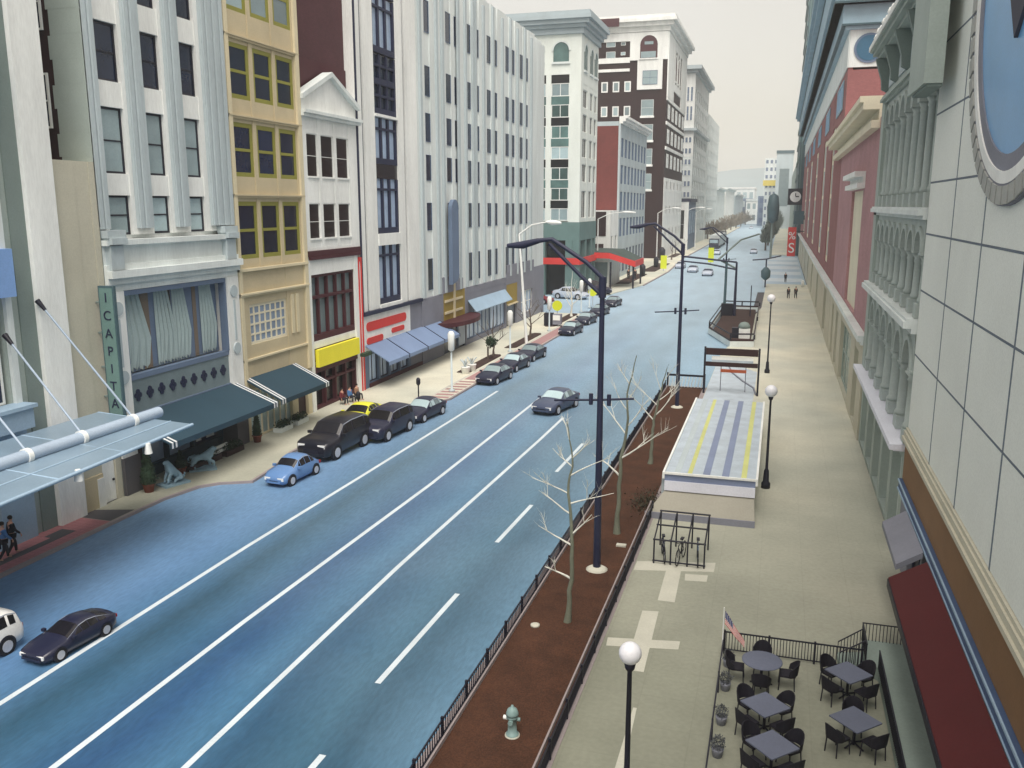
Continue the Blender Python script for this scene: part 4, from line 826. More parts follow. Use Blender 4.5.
cornice(RF, 0, D, 5.9, [(.2, .3), (.34, .5)], .0).build('base_ledge', 'palest', b)
for u0, u1 in ((3, 6), (9.5, 20), (24, 27), (30, 33)): window(b, RF, u0, u1, .3, 5.0, 'greygreen', 'greenglass', 3 if u1-u0 > 4 else 1, 2, w=-.2, fw=.2)
# long brick building with teal top
b = thing('long_brick_building', 'long red brick building with blue grey overhanging top and round window', 'building', (XR, 92, 0))
D = 165; cols = [(14, 20), (34, 42), (62, 72), (92, 104), (122, 136)]
mb = MB(); mb.box(RF, 0, D, -12, -.4, 0, 26.4); grid(mb, RF, 0, D, 6.45, 26.6, cols, [(7.5, 22.5)], 0, .4, .02); mb.build('wall', 'red', b)
for u0, u1 in cols: window(b, RF, u0, u1, 7.5, 22.5, 'cream', 'skyglass', 2, 4, w=-.15, fw=.7)
mb = MB(); dc = [(8+i*22, 13+i*22) for i in range(7)]; grid(mb, RF, 0, D, 0, 5.9, dc, [(.3, 5.0)], .12, .5); mb.build('base_wall', 'beige', b)
for u0, u1 in dc: window(b, RF, u0, u1, .3, 5.0, 'greygreen', 'greenglass', 2, 2, w=-.2, fw=.2)
cornice(RF, 0, D, 5.9, [(.2, .4), (.34, .6)], .0).build('base_ledge', 'palest', b)
MB().box(RS, 0.003, 12, -.2, .1, 26.6, 29.9).box(RF, 0, D, -11.9, .1, 26.61, 29.895).build('upper_wall', 'palest', b)
rw = MB(); cu, czz = 1.7, 28.25
rw.prism(RS, [(cu+1.32*math.cos(2*math.pi*i/32), czz+1.32*math.sin(2*math.pi*i/32)) for i in range(32)], .101, .2); rw = rw.build('round_window', 'slate', b)
MB().prism(RS, [(cu+1.12*math.cos(2*math.pi*i/32), czz+1.12*math.sin(2*math.pi*i/32)) for i in range(32)], .201, .23).build('pane', mat('deep_blue_glass', S(52, 98, 128, 1.4), .3, .15), rw)
mb = MB()
for z0, h, p in ((29.9, .4, .5), (30.3, 1.7, .8), (32.0, .5, 1.6), (32.5, 3.4, 1.9), (35.9, .6, 2.6), (36.5, .5, 3.0)): mb.box(RF, -p, D, -12, p, z0, z0+h-.003)
mb.build('overhanging_cornice', 'teal', b)
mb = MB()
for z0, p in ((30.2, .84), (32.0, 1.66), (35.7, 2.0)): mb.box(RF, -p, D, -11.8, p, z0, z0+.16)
mb.build('cornice_dark_beam', 'tealdark', b)  # dark teal beams along the cornice steps
for i in range(6): window(b, RF, 4+i*26, 14+i*26, 23.2, 26.0, 'teal', 'blueglass', 4, 1, w=.08, fw=.3)
# dark green tower & pink core behind
b = thing('dark_green_tower', 'very tall dark green glass tower beyond the long brick building', 'building', (3.9, 262, 0))
MB().box(RF, 0, 50, -20, 0, 0, 115).build('wall', 'tealdark', b)
mb = MB()
for i in range(22): mb.box(RF, 0, 50, .002, .25, 6+i*5, 7.2+i*5)
for i in range(6): mb.box(RS, .3+i*2.4, .6+i*2.4, .002, .2, 0, 115)
mb.build('spandrel', mat('spandrel_green', S(88, 112, 110, 1.4), .6, .1), b)
b = thing('rust_tower', 'rust red tower seen above the blue grey cornice', 'building', (9.5, 300, 0))
MB().box(RF, 0, 40, -20, 0, 0, 150).build('wall', 'fire', b)
b = thing('pale_green_block', 'pale green block with stone base beyond the crosswalk', 'building', (4.6, 318, 0))
mb = MB(); mb.box(RF, 0, 230, -14, -.4, 0, 30); cols = [(5+i*15, 13+i*15) for i in range(14)]; grid(mb, RF, 0, 230, 0, 30, cols, [(1, 5), (8, 14), (17, 26)], 0, .4); mb.build('wall', 'greygreen', b)
for u0, u1 in cols:
    for z0, z1 in ((1, 5), (8, 14), (17, 26)): window(b, RF, u0, u1, z0, z1, 'palest', 'greenglass', 2, 2, w=-.2, fw=.4)

# ================================================================ OBJECTS
# ---------------------------------------------------------------- cars (front towards -Y)
def sections(kind):
    # y, z_bottom, z_belt, z_roof, w_body, w_roof  (front to rear, metres; length ~4.5)
    if kind == 'sedan': return [(-2.25, .38, .58, .58, .62, .5), (-2.12, .24, .68, .70, .80, .62), (-1.7, .2, .78, .82, .88, .7), (-1.0, .2, .87, .93, .9, .74), (-.85, .2, .88, .95, .9, .74), (-.1, .2, .92, 1.38, .91, .64), (.35, .2, .93, 1.44, .91, .64), (.95, .2, .94, 1.40, .91, .63), (1.65, .2, .96, 1.02, .89, .68), (2.05, .22, .94, .99, .84, .66), (2.22, .34, .86, .88, .72, .56)]
    if kind == 'coupe': return [(-2.25, .34, .52, .54, .62, .5), (-2.1, .2, .62, .66, .82, .62), (-1.6, .17, .74, .78, .9, .7), (-1.0, .17, .82, .88, .91, .74), (-.85, .17, .83, .9, .91, .74), (.0, .17, .87, 1.26, .92, .62), (.45, .17, .88, 1.32, .92, .6), (1.0, .17, .9, 1.24, .92, .6), (1.85, .18, .9, .96, .88, .64), (2.1, .22, .86, .92, .82, .62), (2.22, .34, .8, .82, .7, .5)]
    if kind == 'beetle': return [(-1.95, .34, .5, .5, .5, .4), (-1.85, .22, .66, .68, .68, .5), (-1.5, .2, .82, .86, .78, .56), (-.95, .2, .88, .98, .82, .6), (-.82, .2, .89, 1.0, .82, .6), (-.3, .2, .92, 1.38, .83, .6), (.2, .2, .93, 1.50, .83, .58), (.75, .2, .93, 1.42, .82, .56), (1.4, .2, .92, 1.02, .78, .54), (1.75, .24, .8, .86, .68, .46), (1.95, .36, .6, .62, .5, .36)]
    return [(-2.3, .42, .78, .8, .74, .62), (-2.2, .28, .98, 1.02, .88, .74), (-1.8, .26, 1.06, 1.1, .94, .8), (-1.15, .26, 1.08, 1.14, .96, .82), (-1.0, .26, 1.09, 1.16, .96, .82), (-.4, .26, 1.12, 1.7, .97, .76), (.3, .26, 1.13, 1.78, .97, .76), (1.6, .26, 1.14, 1.76, .96, .75), (2.05, .26, 1.12, 1.62, .94, .76), (2.22, .3, 1.06, 1.12, .9, .8), (2.3, .4, .96, 1.0, .84, .74)]
def make_car(kind, paint, label, glass='blackglass', trim='silver'):
    root = thing('car', label, 'car', (0, 0, 0)); S_ = sections(kind)
    def ring(s_, e=0.0):
        y, zb, zl, zr, w, wr = s_; w += e; wr += e; zr += e
        half = [(w*.86, zb), (w*.98, zb+.12), (w, (zb+zl)/2), (w*.97, zl), (wr+.02, max(zl, zr-.07)), (wr*.82, zr), (wr*.4, zr+.025), (0, zr+.03)]
        return [Vector((x, y, z)) for x, z in half]+[Vector((-x, y, z)) for x, z in half[-2::-1]]
    mb = MB(); rings = [ring(s_) for s_ in S_]; n = len(rings[0]); vs = [v for r_ in rings for v in r_]
    fs = [(i*n+k, i*n+k+1, (i+1)*n+k+1, (i+1)*n+k) for i in range(len(rings)-1) for k in range(n-1)]
    fs += [(i*n+n-1, i*n, (i+1)*n, (i+1)*n+n-1) for i in range(len(rings)-1)]+[tuple(range(n)), tuple(range((len(rings)-1)*n, len(rings)*n))]
    mb.add(vs, fs, True); bo = mb.build('body', paint, root)
    def lerp(a, b, t): return a+(b-a)*t
    def strip(i0, i1, t0, t1, k0, k1, a, bb, off, name, m, par=root):
        # quad patch on the body skin between sections, fractions of ring edges k0..k1
        r0, r1 = rings[i0], rings[i1]
        p = [lerp(lerp(r0[k0], r0[k1], a), lerp(r1[k0], r1[k1], a), t0), lerp(lerp(r0[k0], r0[k1], a), lerp(r1[k0], r1[k1], a), t1), lerp(lerp(r0[k0], r0[k1], bb), lerp(r1[k0], r1[k1], bb), t1), lerp(lerp(r0[k0], r0[k1], bb), lerp(r1[k0], r1[k1], bb), t0)]
        nrm = (p[1]-p[0]).cross(p[3]-p[0]).normalized(); ce = sum(p, Vector())/4
        if nrm.dot(ce-Vector((0, ce.y*.6, .6))) < 0: nrm = -nrm
        q = [v+nrm*off for v in p]; q2 = [v-nrm*.02 for v in p]
        return q, q2
    def patch(lst, name, m):
        mb = MB()
        for q, q2 in lst: mb.add(q+q2, [(0, 1, 2, 3), (7, 6, 5, 4), (0, 4, 5, 1), (1, 5, 6, 2), (2, 6, 7, 3), (3, 7, 4, 0)])
        return mb.build(name, m, root)
    ng = 7
    for sgn in (0, 1):
        k0, k1 = (3, 4) if not sgn else (n-4, n-5)
        patch([strip(4, 5, .45, .97, k0, k1, .12, .9, .012, '', '')], 'side_window', glass)
        patch([strip(5, 6, .06, .94, k0, k1, .1, .9, .012, '', '')], 'side_window', glass)
        patch([strip(6, 7, .04, .92, k0, k1, .1, .9, .012, '', ''), ], 'side_window', glass)
        patch([strip(7, 8, .06, .55 if kind != 'suv' else .7, k0, k1, .12, .88, .012, '', '')], 'side_window', glass)
        # silver line along the window tops
        patch([strip(i, i+1, 0, 1, k0, k1, .93, 1.0, .01, '', '') for i in (4, 5, 6, 7)], 'roof_rail', trim)
        x = (1 if not sgn else -1)*(S_[4][4]+.08)
        MB().box(ID, x-.1, x+.1, S_[4][0]+.15, S_[4][0]+.3, S_[4][2]-.0, S_[4][2]+.14).build('mirror', paint, root)
        for wy in ((-1.38, 1.36) if kind != 'beetle' else (-1.22, 1.2)):
            X = (1 if not sgn else -1)*(S_[4][4]-.1); sg = (1 if not sgn else -1); rr = .33 if kind != 'suv' else .38
            t = MB().tube([(X-.1*sg, wy, rr), (X+.115*sg, wy, rr)], rr, 20).build('wheel', 'tyre', root)
            MB().tube([(X+.1*sg, wy, rr), (X+.13*sg, wy, rr)], rr*.66, 14).build('rim', 'rim', t)
            MB().tube([(X-.06*sg, wy, rr+.02), (X+.108*sg, wy, rr+.02)], rr*1.16, 20).build('wheel_arch', 'black', root)
        s0 = S_[1]; hx = (1 if not sgn else -1)*s0[4]*.66
        MB().box(ID, hx-.2, hx+.2, S_[0][0]+.02, S_[1][0]+.1, s0[2]-.22, s0[2]-.05).build('headlight', 'headlamp', root)
        s0 = S_[-2]; hx = (1 if not sgn else -1)*s0[4]*.74
        MB().box(ID, hx-.16, hx+.16, s0[0]-.05, S_[-1][0]+.012, s0[2]-.24, s0[2]-.08).build('tail_light', 'taillamp', root)
    def across(i0, i1, t0, t1, name):
        lst = []
        ks = [3, 4, 5, 6, 7, 8, 9, 10, 11]
        r0, r1 = rings[i0], rings[i1]; mb = MB()
        lo = [lerp(r0[k], r1[k], t0) for k in range(4, n-4)]; hi = [lerp(r0[k], r1[k], t1) for k in range(4, n-4)]
        m_ = len(lo); up = Vector((0, 0, .014)); 
        mb.add([v*1.0+up for v in lo]+[v+up for v in hi]+[v-up for v in lo]+[v-up for v in hi], [(i, i+1, m_+i+1, m_+i) for i in range(m_-1)]+[(2*m_+i, 3*m_+i, 3*m_+i+1, 2*m_+i+1) for i in range(m_-1)]+[(0, 2*m_, 2*m_+1, 1)])
        mb.build(name, glass, root)
    across(4, 5, .08, .92, 'windshield')
    if kind != 'suv': across(7, 8, .14, .85, 'rear_window')
    else: across(8, 9, .1, .85, 'rear_window')
    f = S_[0]
    MB().box(ID, -f[4]*.6, f[4]*.6, f[0]-.015, f[0]+.2, f[1]+.04, f[2]-.08).build('grille', 'black', root)
    MB().box(ID, -f[4]*.95, f[4]*.95, f[0]-.03, f[0]+.12, f[1]-.06, f[1]+.05).build('bumper', paint, root)
    MB().box(ID, -.24, .24, S_[-1][0], S_[-1][0]+.02, .45, .57).build('number_plate', 'white', root)
    return root
def setcar(o, x, y, rz, sc, z=0, group=None):
    o.location = (x, y, z); o.rotation_euler = (0, 0, R(rz)); o.scale = (sc,)*3
    if group: o['group'] = group
    return o
GP = 'cars parked along the left kerb'
setcar(make_car('coupe', 'carnavy', 'dark navy sedan facing the viewer beside the white suv at bottom left'), -21.3, 21.1, -5, .66)
setcar(make_car('suv', 'carwhite', 'white suv cut off by the left picture edge', 'blackglass'), -23.5, 19.0, -3, .76)
setcar(make_car('beetle', 'carblue', 'small rounded light blue car at the head of the parked row', 'blackglass'), -23.6, 38.9, -5, .86, group=GP)
setcar(make_car('suv', 'carblack', 'large black suv parked right behind the small blue car'), -24.0, 44.3, -4, 1.1, group=GP)
setcar(make_car('coupe', 'caryellow', 'yellow sports car mostly hidden behind the dark parked suvs', 'blackglass', 'caryellow'), -25.7, 50.9, 2, .95, group=GP)
setcar(make_car('suv', 'carnavy', 'dark navy suv parked beside the yellow car'), -22.75, 48.5, -5, .98, group=GP)
setcar(make_car('sedan', 'carnavy', 'dark sedan with silver window line, last before the pink paving', 'greyglass'), -22.3, 53.4, -7, .92, group=GP)
drv = setcar(make_car('sedan', mat('slate_car_paint', S(62, 72, 98, 1.1), .3, .05, bump=0, spec=.5), 'dark slate car with grey reflecting windows driving alone in the middle lane', 'greyglass'), -14.3, 58.2, -13, 1.0)
pk = make_car('sedan', 'carnavy', 'dark sedan nearest of the three parked beside the pink paving', 'greyglass')
L3 = ['dark sedan nearest of the three parked together beside the pink paving', 'dark sedan in the middle of the three parked beside the pink paving', 'dark sedan farthest of the three parked together beside the pink paving',
      'dark sedan nearest of the far parked row before the side street', 'second dark sedan of the far parked row before the side street', 'third dark sedan of the far parked row before the side street', 'last dark sedan of the far parked row by the side street corner']
for i, (x, y) in enumerate([(-21.5, 66.6), (-21.55, 72.2), (-21.5, 77.6), (-21.6, 94.5), (-21.8, 103.5), (-21.9, 112.5), (-22.1, 123)]):
    setcar(place(pk, i == 0, (0, 0, 0), 0, L3[i]), x, y, -7, .95, group=GP)
wh = make_car('coupe', 'cargrey', 'silver car', 'navyglass')
FL = [('silver car, leftmost of the small far ones under the lime banner post', -21.2, 203, 0), ('silver car with dark windows in the far middle of the street, left of another', -17.4, 192, 0), ('silver car with dark windows, right one of the far pair', -13.6, 183, 0), ('pale car in the distance on the right side of the street', -7.2, 272, 0), ('pale car far away in front of the truck', -17.2, 262, 0), ('tiny pale car near the far end of the street', -17, 560, 0)]
for i, (lb, x, y, a) in enumerate(FL): setcar(place(wh, i == 0, (0, 0, 0), 0, lb), x, y, a, 1.1, group='cars far along the street')
setcar(make_car('sedan', 'carred', 'red car waiting in the side street behind the bare tree', 'blackglass'), -33.3, 123.3, 80, 1.1)
setcar(make_car('sedan', 'cargrey', 'silver grey car crossing beside the dark one at the side street', 'blackglass'), -30.0, 131, 75, 1.25)
setcar(make_car('sedan', 'carnavy', 'dark car turning out of the side street behind the tall black pole', 'blackglass'), -28.2, 139.2, 55, 1.45)
# truck in the distance
t = thing('box_truck', 'white box truck with dark cab far down the street', 'truck', (-20.5, 300, 0), 0)
MB().box(ID, -1.6, 1.6, 0, 34, .9, 4.2).build('cargo_box', 'palest', t); cb = MB().box(ID, -1.5, 1.5, -4.2, -.2, .6, 3.2).build('cab', 'carnavy', t); MB().box(ID, -1.3, 1.3, -4.26, -4.21, 1.9, 2.9).build('windshield', 'greyglass', cb)
MB().box(ID, -1.6, 1.6, 34.05, 37, .8, 4.6).build('tail_lift', 'carnavy', t)
for y in (-3, 3, 26, 30):
    for x in (-1.4, 1.4): MB().tube([(x-.18, y, .55), (x+.18, y, .55)], .55, 14).build('wheel', 'tyre', t)

# ---------------------------------------------------------------- street lamps
def tall_lamp(label, loc, H=11.3, with_cap=True):
    t = thing('street_lamp', label, 'street lamp', loc, 0, 'tall double-arm street lamps along the median')
    MB().tube([(0, 0, 0), (0, 0, H*.5), (0, 0, H)], [.15, .12, .09], 10).build('pole', 'pole', t)
    MB().lathe([(.42, .0), (.42, .1), (.3, .17), (.22, .2)], (0, 0, .06), 18).build('base', 'palemark', t)
    MB().tube([(.05, 0, H), (-.6, 0, H+.6), (-1.9, 0, H+1.42), (-2.5, 0, H+1.35)], [.08, .08, .08, .09], 8).build('arm', 'pole', t)
    MB().tube([(-.05, 0, H-.55), (-.8, 0, H+.1), (-2.0, 0, H+1.25)], [.07, .07, .07], 8).build('brace', 'pole', t)
    MB().tube([(-2.4, 0, H+1.36), (-3.0, 0, H+1.2), (-3.6, 0, H+1.16)], [.1, .15, .08], 10).build('lamp_head', 'pole', t)
    mb = MB().tube([(0, 0, H-.65), (0, 0, H+.1)], .14, 10).build('collar', 'pole', t)
    z = 6.85
    MB().tube([(-1.75, 0, z-.12), (0, 0, z), (1.25, 0, z+.12)], .045, 6).build('crossbar', 'pole', t)
    for x in (-.35, .33): MB().tube([(x, 0, z-.2), (x, 0, z+.22)], .08, 8).build('bracket', 'pole', t)
    return t
tall_lamp('tall dark street lamp in the mulch bed nearest the viewer', (-6.05, 31.5, .06))
tall_lamp('tall dark street lamp at the far end of the mulch bed by the short rail', (-6.2, 60.5, .06))
tall_lamp('tall thin dark street lamp rising from the second planter', (-6.6, 120, .1), 9.6)
def globe_lamp(loc, label, H=4.7, r=.24):
    t = thing('globe_lamp', label, 'lamp post', loc, 0, 'globe lamps on the right pavement')
    MB().lathe([(.22, 0), (.22, .25), (.15, .35), (.12, .9), (.07, 1.0), (.05, H-.42), (.1, H-.36), (.13, H-.2)], (0, 0, 0), 14).build('post', 'black', t)
    mb = MB(); mb.lathe([(r*math.sin(R(a)), H+r*(1-math.cos(R(a)))*1-.25) for a in range(25, 180, 12)], (0, 0, 0), 20); mb.build('globe', 'lampglass', t)
    return t
globe_lamp((-2.5, 16.9, KB), 'globe lamp closest to the viewer, at the bottom edge')
globe_lamp((.02, 44, KB), 'globe lamp beside the striped roof', 4.9, .3)
globe_lamp((-.4, 76, KB), 'farthest globe lamp, before the two people in dark coats', 6.2, .34)
def cobra(loc, H, label, arm=3.2, lean=0):
    t = thing('street_light', label, 'street light', loc, 0, 'pale curved-arm street lights on the left pavement')
    MB().tube([(0, 0, 0), (-lean, 0, H)], [.16, .1], 8).build('pole', 'white', t)
    MB().tube([(-lean, 0, H), (-lean+arm*.35, 0, H+.9), (-lean+arm*.8, 0, H+1.2)], .08, 6).build('arm', 'white', t)
    MB().tube([(-lean+arm*.75, 0, H+1.2), (-lean+arm*.9, 0, H+1.15), (-lean+arm*1.15, 0, H+1.1)], [.1, .24, .12], 8).build('lamp_head', 'white', t)
    return t
cobra((-23.25, 82.4, KB), 11.1, 'pale leaning street light in front of the white ribbed building', 3.6, .8)
cobra((-30.2, 152, KB), 11.5, 'pale street light by the green roofed pavilion', 5.6)
cobra((-27.6, 210, KB), 12, 'pale street light in front of the maroon tower', 4.5); cobra((-26.3, 262, KB), 12, 'pale street light left of a near twin before the blue grey shop', 4.6); cobra((-26.0, 290, KB), 11.5, 'farthest pale street light before the blue grey shop', 4.4)
for i, (x, y, H, lb) in enumerate([(-23.2, 61.3, 4.6, 'pale column light on the striped pink paving'), (-24.3, 80.2, 4, 'pale column light between the first two mulch beds'), (-24.2, 95, 3.9, 'pale column light in front of the grey base corner'), (-24.6, 113.5, 4.2, 'pale column light left of a twin at the side street corner'), (-24.6, 118.8, 4, 'pale column light right of its twin at the side street corner')]):
    t = thing('column_light', lb, 'lamp post', (x, y, KB), 0, 'pale column lights on the left pavement')
    MB().lathe([(.24, 0), (.24, .12), (.09, .2), (.07, H-1.5)], (0, 0, 0), 10).build('post', 'bluegrey', t)
    MB().lathe([(.1, H-1.5), (.24, H-1.4), (.26, H-.2), (.14, H)], (0, 0, 0), 12).build('lamp_cylinder', 'white', t)

# traffic signal gantry at the second planter
t = thing('signal_gantry', 'dark mast with long double arm over the street from the second planter', 'traffic signal', (-4.9, 112, KB))
for x in (0, -1.25): MB().tube([(x, 0, 0), (x*.95, 0, 7.0)], [.2, .12], 8).build('mast', 'tealdark' if x else 'pole', t)
MB().tube([(0, 0, 7.0), (-6.4, 0, 7.6)], .13, 6).build('arm', 'pole', t); MB().tube([(0, 0, 6.1), (-3.5, 0, 6.75), (-6.4, 0, 7.0)], .11, 6).build('arm', 'pole', t)
MB().box(ID, -1.6, -.2, -.3, .3, 0, 1.9).build('cabinet', 'black', t); MB().tube([(1.9, 0, 0), (1.9, 0, 4.2)], .07, 6).build('post', 'pole', t)
for x in (-2.7,): MB().tube([(0, .1, 6.2), (-2.2, .1, 7.3), (-.2, 14, 9.2), (2.0, 20, 9.8)], .12, 6).build('cable_arm', 'darkgreen', t)
t = thing('signal_post', 'short dark post with round signal body at the crosswalk corner', 'traffic signal', (-2.0, 158, KB))
MB().tube([(0, 0, 0), (0, 0, 4.8)], .12, 8).build('post', 'pole', t); MB().lathe([(.2, 1.2), (.75, 1.7), (.8, 2.8), (.3, 3.4)], (0, 0, 0), 10).build('signal_head', 'tealdark', t)
MB().tube([(-2.3, 0, 4.6), (0, 0, 4.8), (2.4, 0, 5.4)], .12, 6).build('crossarm', 'pole', t)
t = thing('hanging_signal', 'dark oval signal head on a slim post before the far right building', 'traffic signal', (-2.2, 250, 0))
MB().tube([(0, 0, 0), (0, 0, 14)], .3, 8).build('post', 'darkgreen', t); MB().lathe([(.3, 9.2), (1.4, 10.2), (1.6, 13.5), (1.2, 16.4), (.2, 17)], (0, 0, 0), 12).build('signal_head', 'tealdark', t)

# ---------------------------------------------------------------- fences
def fence_run(label, x, y0, y1, h, z, spacing=1.9, picket=.16, rail='black', facing=1):
    t = thing('iron_fence', label, 'fence', (x, y0, z), 0, None); L = y1-y0
    mb = MB(); mb.box(ID, -.02, .02, 0, L, h-.04, h); mb.build('rail', rail, t); MB().box(ID, -.018, .018, 0, L, .08, .11).build('rail', rail, t)
    mb = MB(); n = int(L/picket)
    for i in range(n): mb.box(ID, -.012, .012, i*picket, i*picket+.024, .11, h-.04)
    mb.build('pickets', rail, t)
    n = int(L/spacing); p0 = None
    for i in range(n+1):
        if p0 is None: p0 = MB().box(ID, -.035, .035, -.035, .035, 0, h+.08).build('post', rail, t); p = p0
        else: p = p0.copy(); C.objects.link(p); p.parent = t
        p.location = (0, min(L, i*spacing), 0)
    return t
fence_run('low black picket fence along the street side of the mulch bed', -7.82, 12, 67.6, .55, KB)
fence_run('low black picket fence with pale coping between mulch bed and pavement', -4.86, 10, 38.5, .55, KB, picket=.12)
mb = MB().box(ID, -4.98, -4.93, 10, 38.6, KB+.5, KB+.62); tag(mb.build('coping_rail', 'kerb'), 'thin pinkish handrail running beside the pavement edge of the mulch bed', 'handrail')
mb = MB().box(ID, -7.72, -7.67, 12, 67.6, KB+.021, KB+.2); tag(mb.build('bed_edging', 'kerb'), 'pinkish edging strip inside the street side picket fence', 'edging')
t = thing('iron_fence', 'short dark fence with zigzag infill closing the far end of the mulch bed', 'fence', (-7.7, 67.5, KB))
MB().box(ID, 0, 2.8, -.03, .03, .95, 1.1).build('rail', 'black', t); MB().box(ID, 0, 2.8, -.03, .03, 0.0, .1).build('rail', 'black', t)
mb = MB()
for i in range(11): mb.tube([(.05+i*.25, 0, .1), (.17+i*.25, 0, .95)], .03, 4)
mb.build('pickets', 'white', t)
for x in (0, 2.8): MB().box(ID, x-.06, x+.06, -.06, .06, 0, 1.2).build('post', 'black', t)

# ---------------------------------------------------------------- bare trees
def limb(mb, p, d, L, r, depth, rnd, bend=.25, tips=None):
    pts = [p]; rs = [r]; n = 5; d = d.normalized()
    for i in range(n):
        d = (d+Vector((rnd.uniform(-1, 1), rnd.uniform(-1, 1), rnd.uniform(-.5, .8)))*bend*.5).normalized(); p = p+d*L/n; pts.append(p); rs.append(r*(1-.72*(i+1)/n))
    mb.tube(pts, rs, 6 if r > .03 else 4)
    if depth > 0:
        for k in range(rnd.choice([2, 3, 4])):
            i = rnd.randint(2, n-1); a = rnd.uniform(0, 6.28); q = Vector((math.cos(a), math.sin(a), .6)); limb(mb, pts[i], (d+q*.9), L*rnd.uniform(.4, .6), rs[i]*.75, depth-1, rnd, bend)
def bare_tree(label, loc, pts, limbs, seed, group, r0=.14, bm='bark', lm='barkpale', depth=1, name='bare_tree', fine=1):
    t = thing(name, label, 'tree', loc, 0, group); rnd = random.Random(seed)
    pts = [Vector(p) for p in pts]; n = len(pts)
    sm = []
    for i in range(n-1):
        for k in range(4): sm.append(pts[i].lerp(pts[i+1], k/4)+Vector((rnd.uniform(-.03, .03), rnd.uniform(-.03, .03), 0)))
    sm.append(pts[-1]); rs = [r0*(1-.85*i/(len(sm)-1)) for i in range(len(sm))]; rs[0] = r0*1.6; rs[1] = r0*1.15
    MB().tube(sm, rs, 9).build('trunk', bm, t)
    mb = MB()
    for h, dx, dy, dz, L in limbs:
        i = min(len(sm)-1, int(h*(len(sm)-1))); limb(mb, sm[i], Vector((dx, dy, dz)), L, max(.026, rs[i]*.6), depth, rnd)
    mb.build('crown', lm, t); return t
GT = 'bare young trees in the mulch bed'
bare_tree('bare tree nearest the viewer, left of the tall lamp pole', (-6.15, 26.9, .15), [(0, 0, 0), (.12, 0, 1.6), (.15, 0, 3.2), (-.02, 0, 4.6), (.12, 0, 5.8), (-.12, .1, 7.0)],
  [(.22, -1, .1, .45, 1.0), (.38, -1, -.1, .5, 1.2), (.42, 1, .2, .7, 1.0), (.52, -.9, .1, .5, 1.2), (.56, 1, 0, .35, 1.5), (.64, -1, 0, .4, 1.3), (.7, 1, .1, .6, 1.5), (.78, -.8, .2, .7, .9), (.84, .8, -.2, .8, .9), (.9, -.3, .2, 1, .8)], 5, GT, .09, depth=2)
bare_tree('bare tree just right of the tall lamp pole', (-5.98, 35.5, .15), [(0, 0, 0), (.05, 0, 1.8), (.1, 0, 3.4), (.35, 0, 4.8), (.3, 0, 6.2), (.62, .1, 7.8)],
  [(.3, -.9, .1, .9, 1.2), (.42, 1, 0, .6, 2.0), (.55, -.8, .2, .9, 1.8), (.62, .9, 0, .9, 1.6), (.7, -.9, 0, 1, 1.3), (.78, .8, .1, 1.2, 1.3), (.86, -.6, 0, 1.2, 1)], 9, GT, .11, depth=2)
bare_tree('bare forked tree beside the striped roof enclosure', (-6.05, 46.3, .15), [(0, 0, 0), (.05, 0, 1.4), (.1, 0, 2.5), (.35, 0, 3.6), (.5, 0, 4.6), (.8, 0, 5.6)],
  [(.4, -1, .1, .9, 1.9), (.45, 1, 0, .8, 2.1), (.55, -1, 0, 1.1, 2.0), (.62, 1, .2, .8, 1.7), (.7, -.6, .2, 1.3, 1.5), (.8, .8, 0, 1, 1.1)], 14, GT, .1, depth=2)
GT2 = 'small bare trees in the left pavement beds'
for i, (x, y, s_, lb) in enumerate([(-25.0, 77.0, 1.0, 'small dark bare tree in the nearest left mulch bed'), (-24.9, 89.5, 1.2, 'small dark bare tree in the second left mulch bed'), (-24.8, 108.5, 1.3, 'spreading pale branched tree in the left bed near the side street')]):
    bare_tree(lb, (x, y, KB), [(0, 0, 0), (.1, 0, 1.2*s_), (-.05, 0, 2.4*s_), (.1, 0, 4.4*s_)], [(.3, -1, .2, .9, 1.9*s_), (.34, 1, 0, .9, 1.9*s_), (.45, -.8, -.3, 1.1, 1.6*s_), (.5, .9, .3, 1.2, 1.6*s_), (.62, -.6, 0, 1.2, 1.2*s_), (.7, .7, 0, 1.2, 1.1*s_)], 20+i, GT2, .1*s_, 'barkdark' if i < 2 else 'barkpale', 'barkdark' if i < 2 else 'barkpale', 2)
for i, (x, y) in enumerate([(-27.2, 168), (-26.6, 232), (-27.5, 248), (-27, 268)]):
    bare_tree(['thin dark sapling in the bed past the side street', 'thin dark sapling before the maroon tower', 'thin dark sapling between two pale street lights', 'farthest thin dark sapling before the blue grey shop'][i], (x, y, KB), [(0, 0, 0), (.1, 0, 2), (0, 0, 3.4), (.1, 0, 5.2)], [(.4, -1, 0, 1.4, 1.5), (.5, 1, 0, 1.4, 1.5), (.7, -.5, .5, 1.2, 1)], 50+i, 'thin saplings along the far left pavement', .14, 'barkdark', 'barkdark', 1)
# rows of bare trees at the end of the street
FT = 'bare brown trees at the far end of the street'
def far_tree(loc, H, Wd, seed, lb, m_='barkdark'):
    t = thing('bare_tree', lb, 'tree', loc, 0, FT); rnd = random.Random(seed)
    MB().tube([(0, 0, 0), (0, 0, H*.45)], [.35, .25], 6).build('trunk', 'barkdark', t); mb = MB()
    for i in range(260):
        a = rnd.uniform(0, 6.28); rr = Wd*.5*math.sqrt(rnd.random()); zz = H*.3+rnd.random()*H*.66*(1-(rr/(Wd*.62))**2)
        p = Vector((rr*math.cos(a)*.55, rr*math.sin(a)*.55, max(H*.25, zz-H*.14))); q = Vector((rr*math.cos(a), rr*math.sin(a), zz)); mb.tube([p, (p+q)/2+Vector((rnd.uniform(-.3, .3), rnd.uniform(-.3, .3), .2)), q], [.16, .12, .05], 3, False)
    mb.build('crown', m_, t)
TW = mat('brown_twig_mass', S(142, 130, 114, 1.0), .95, .2, 2)
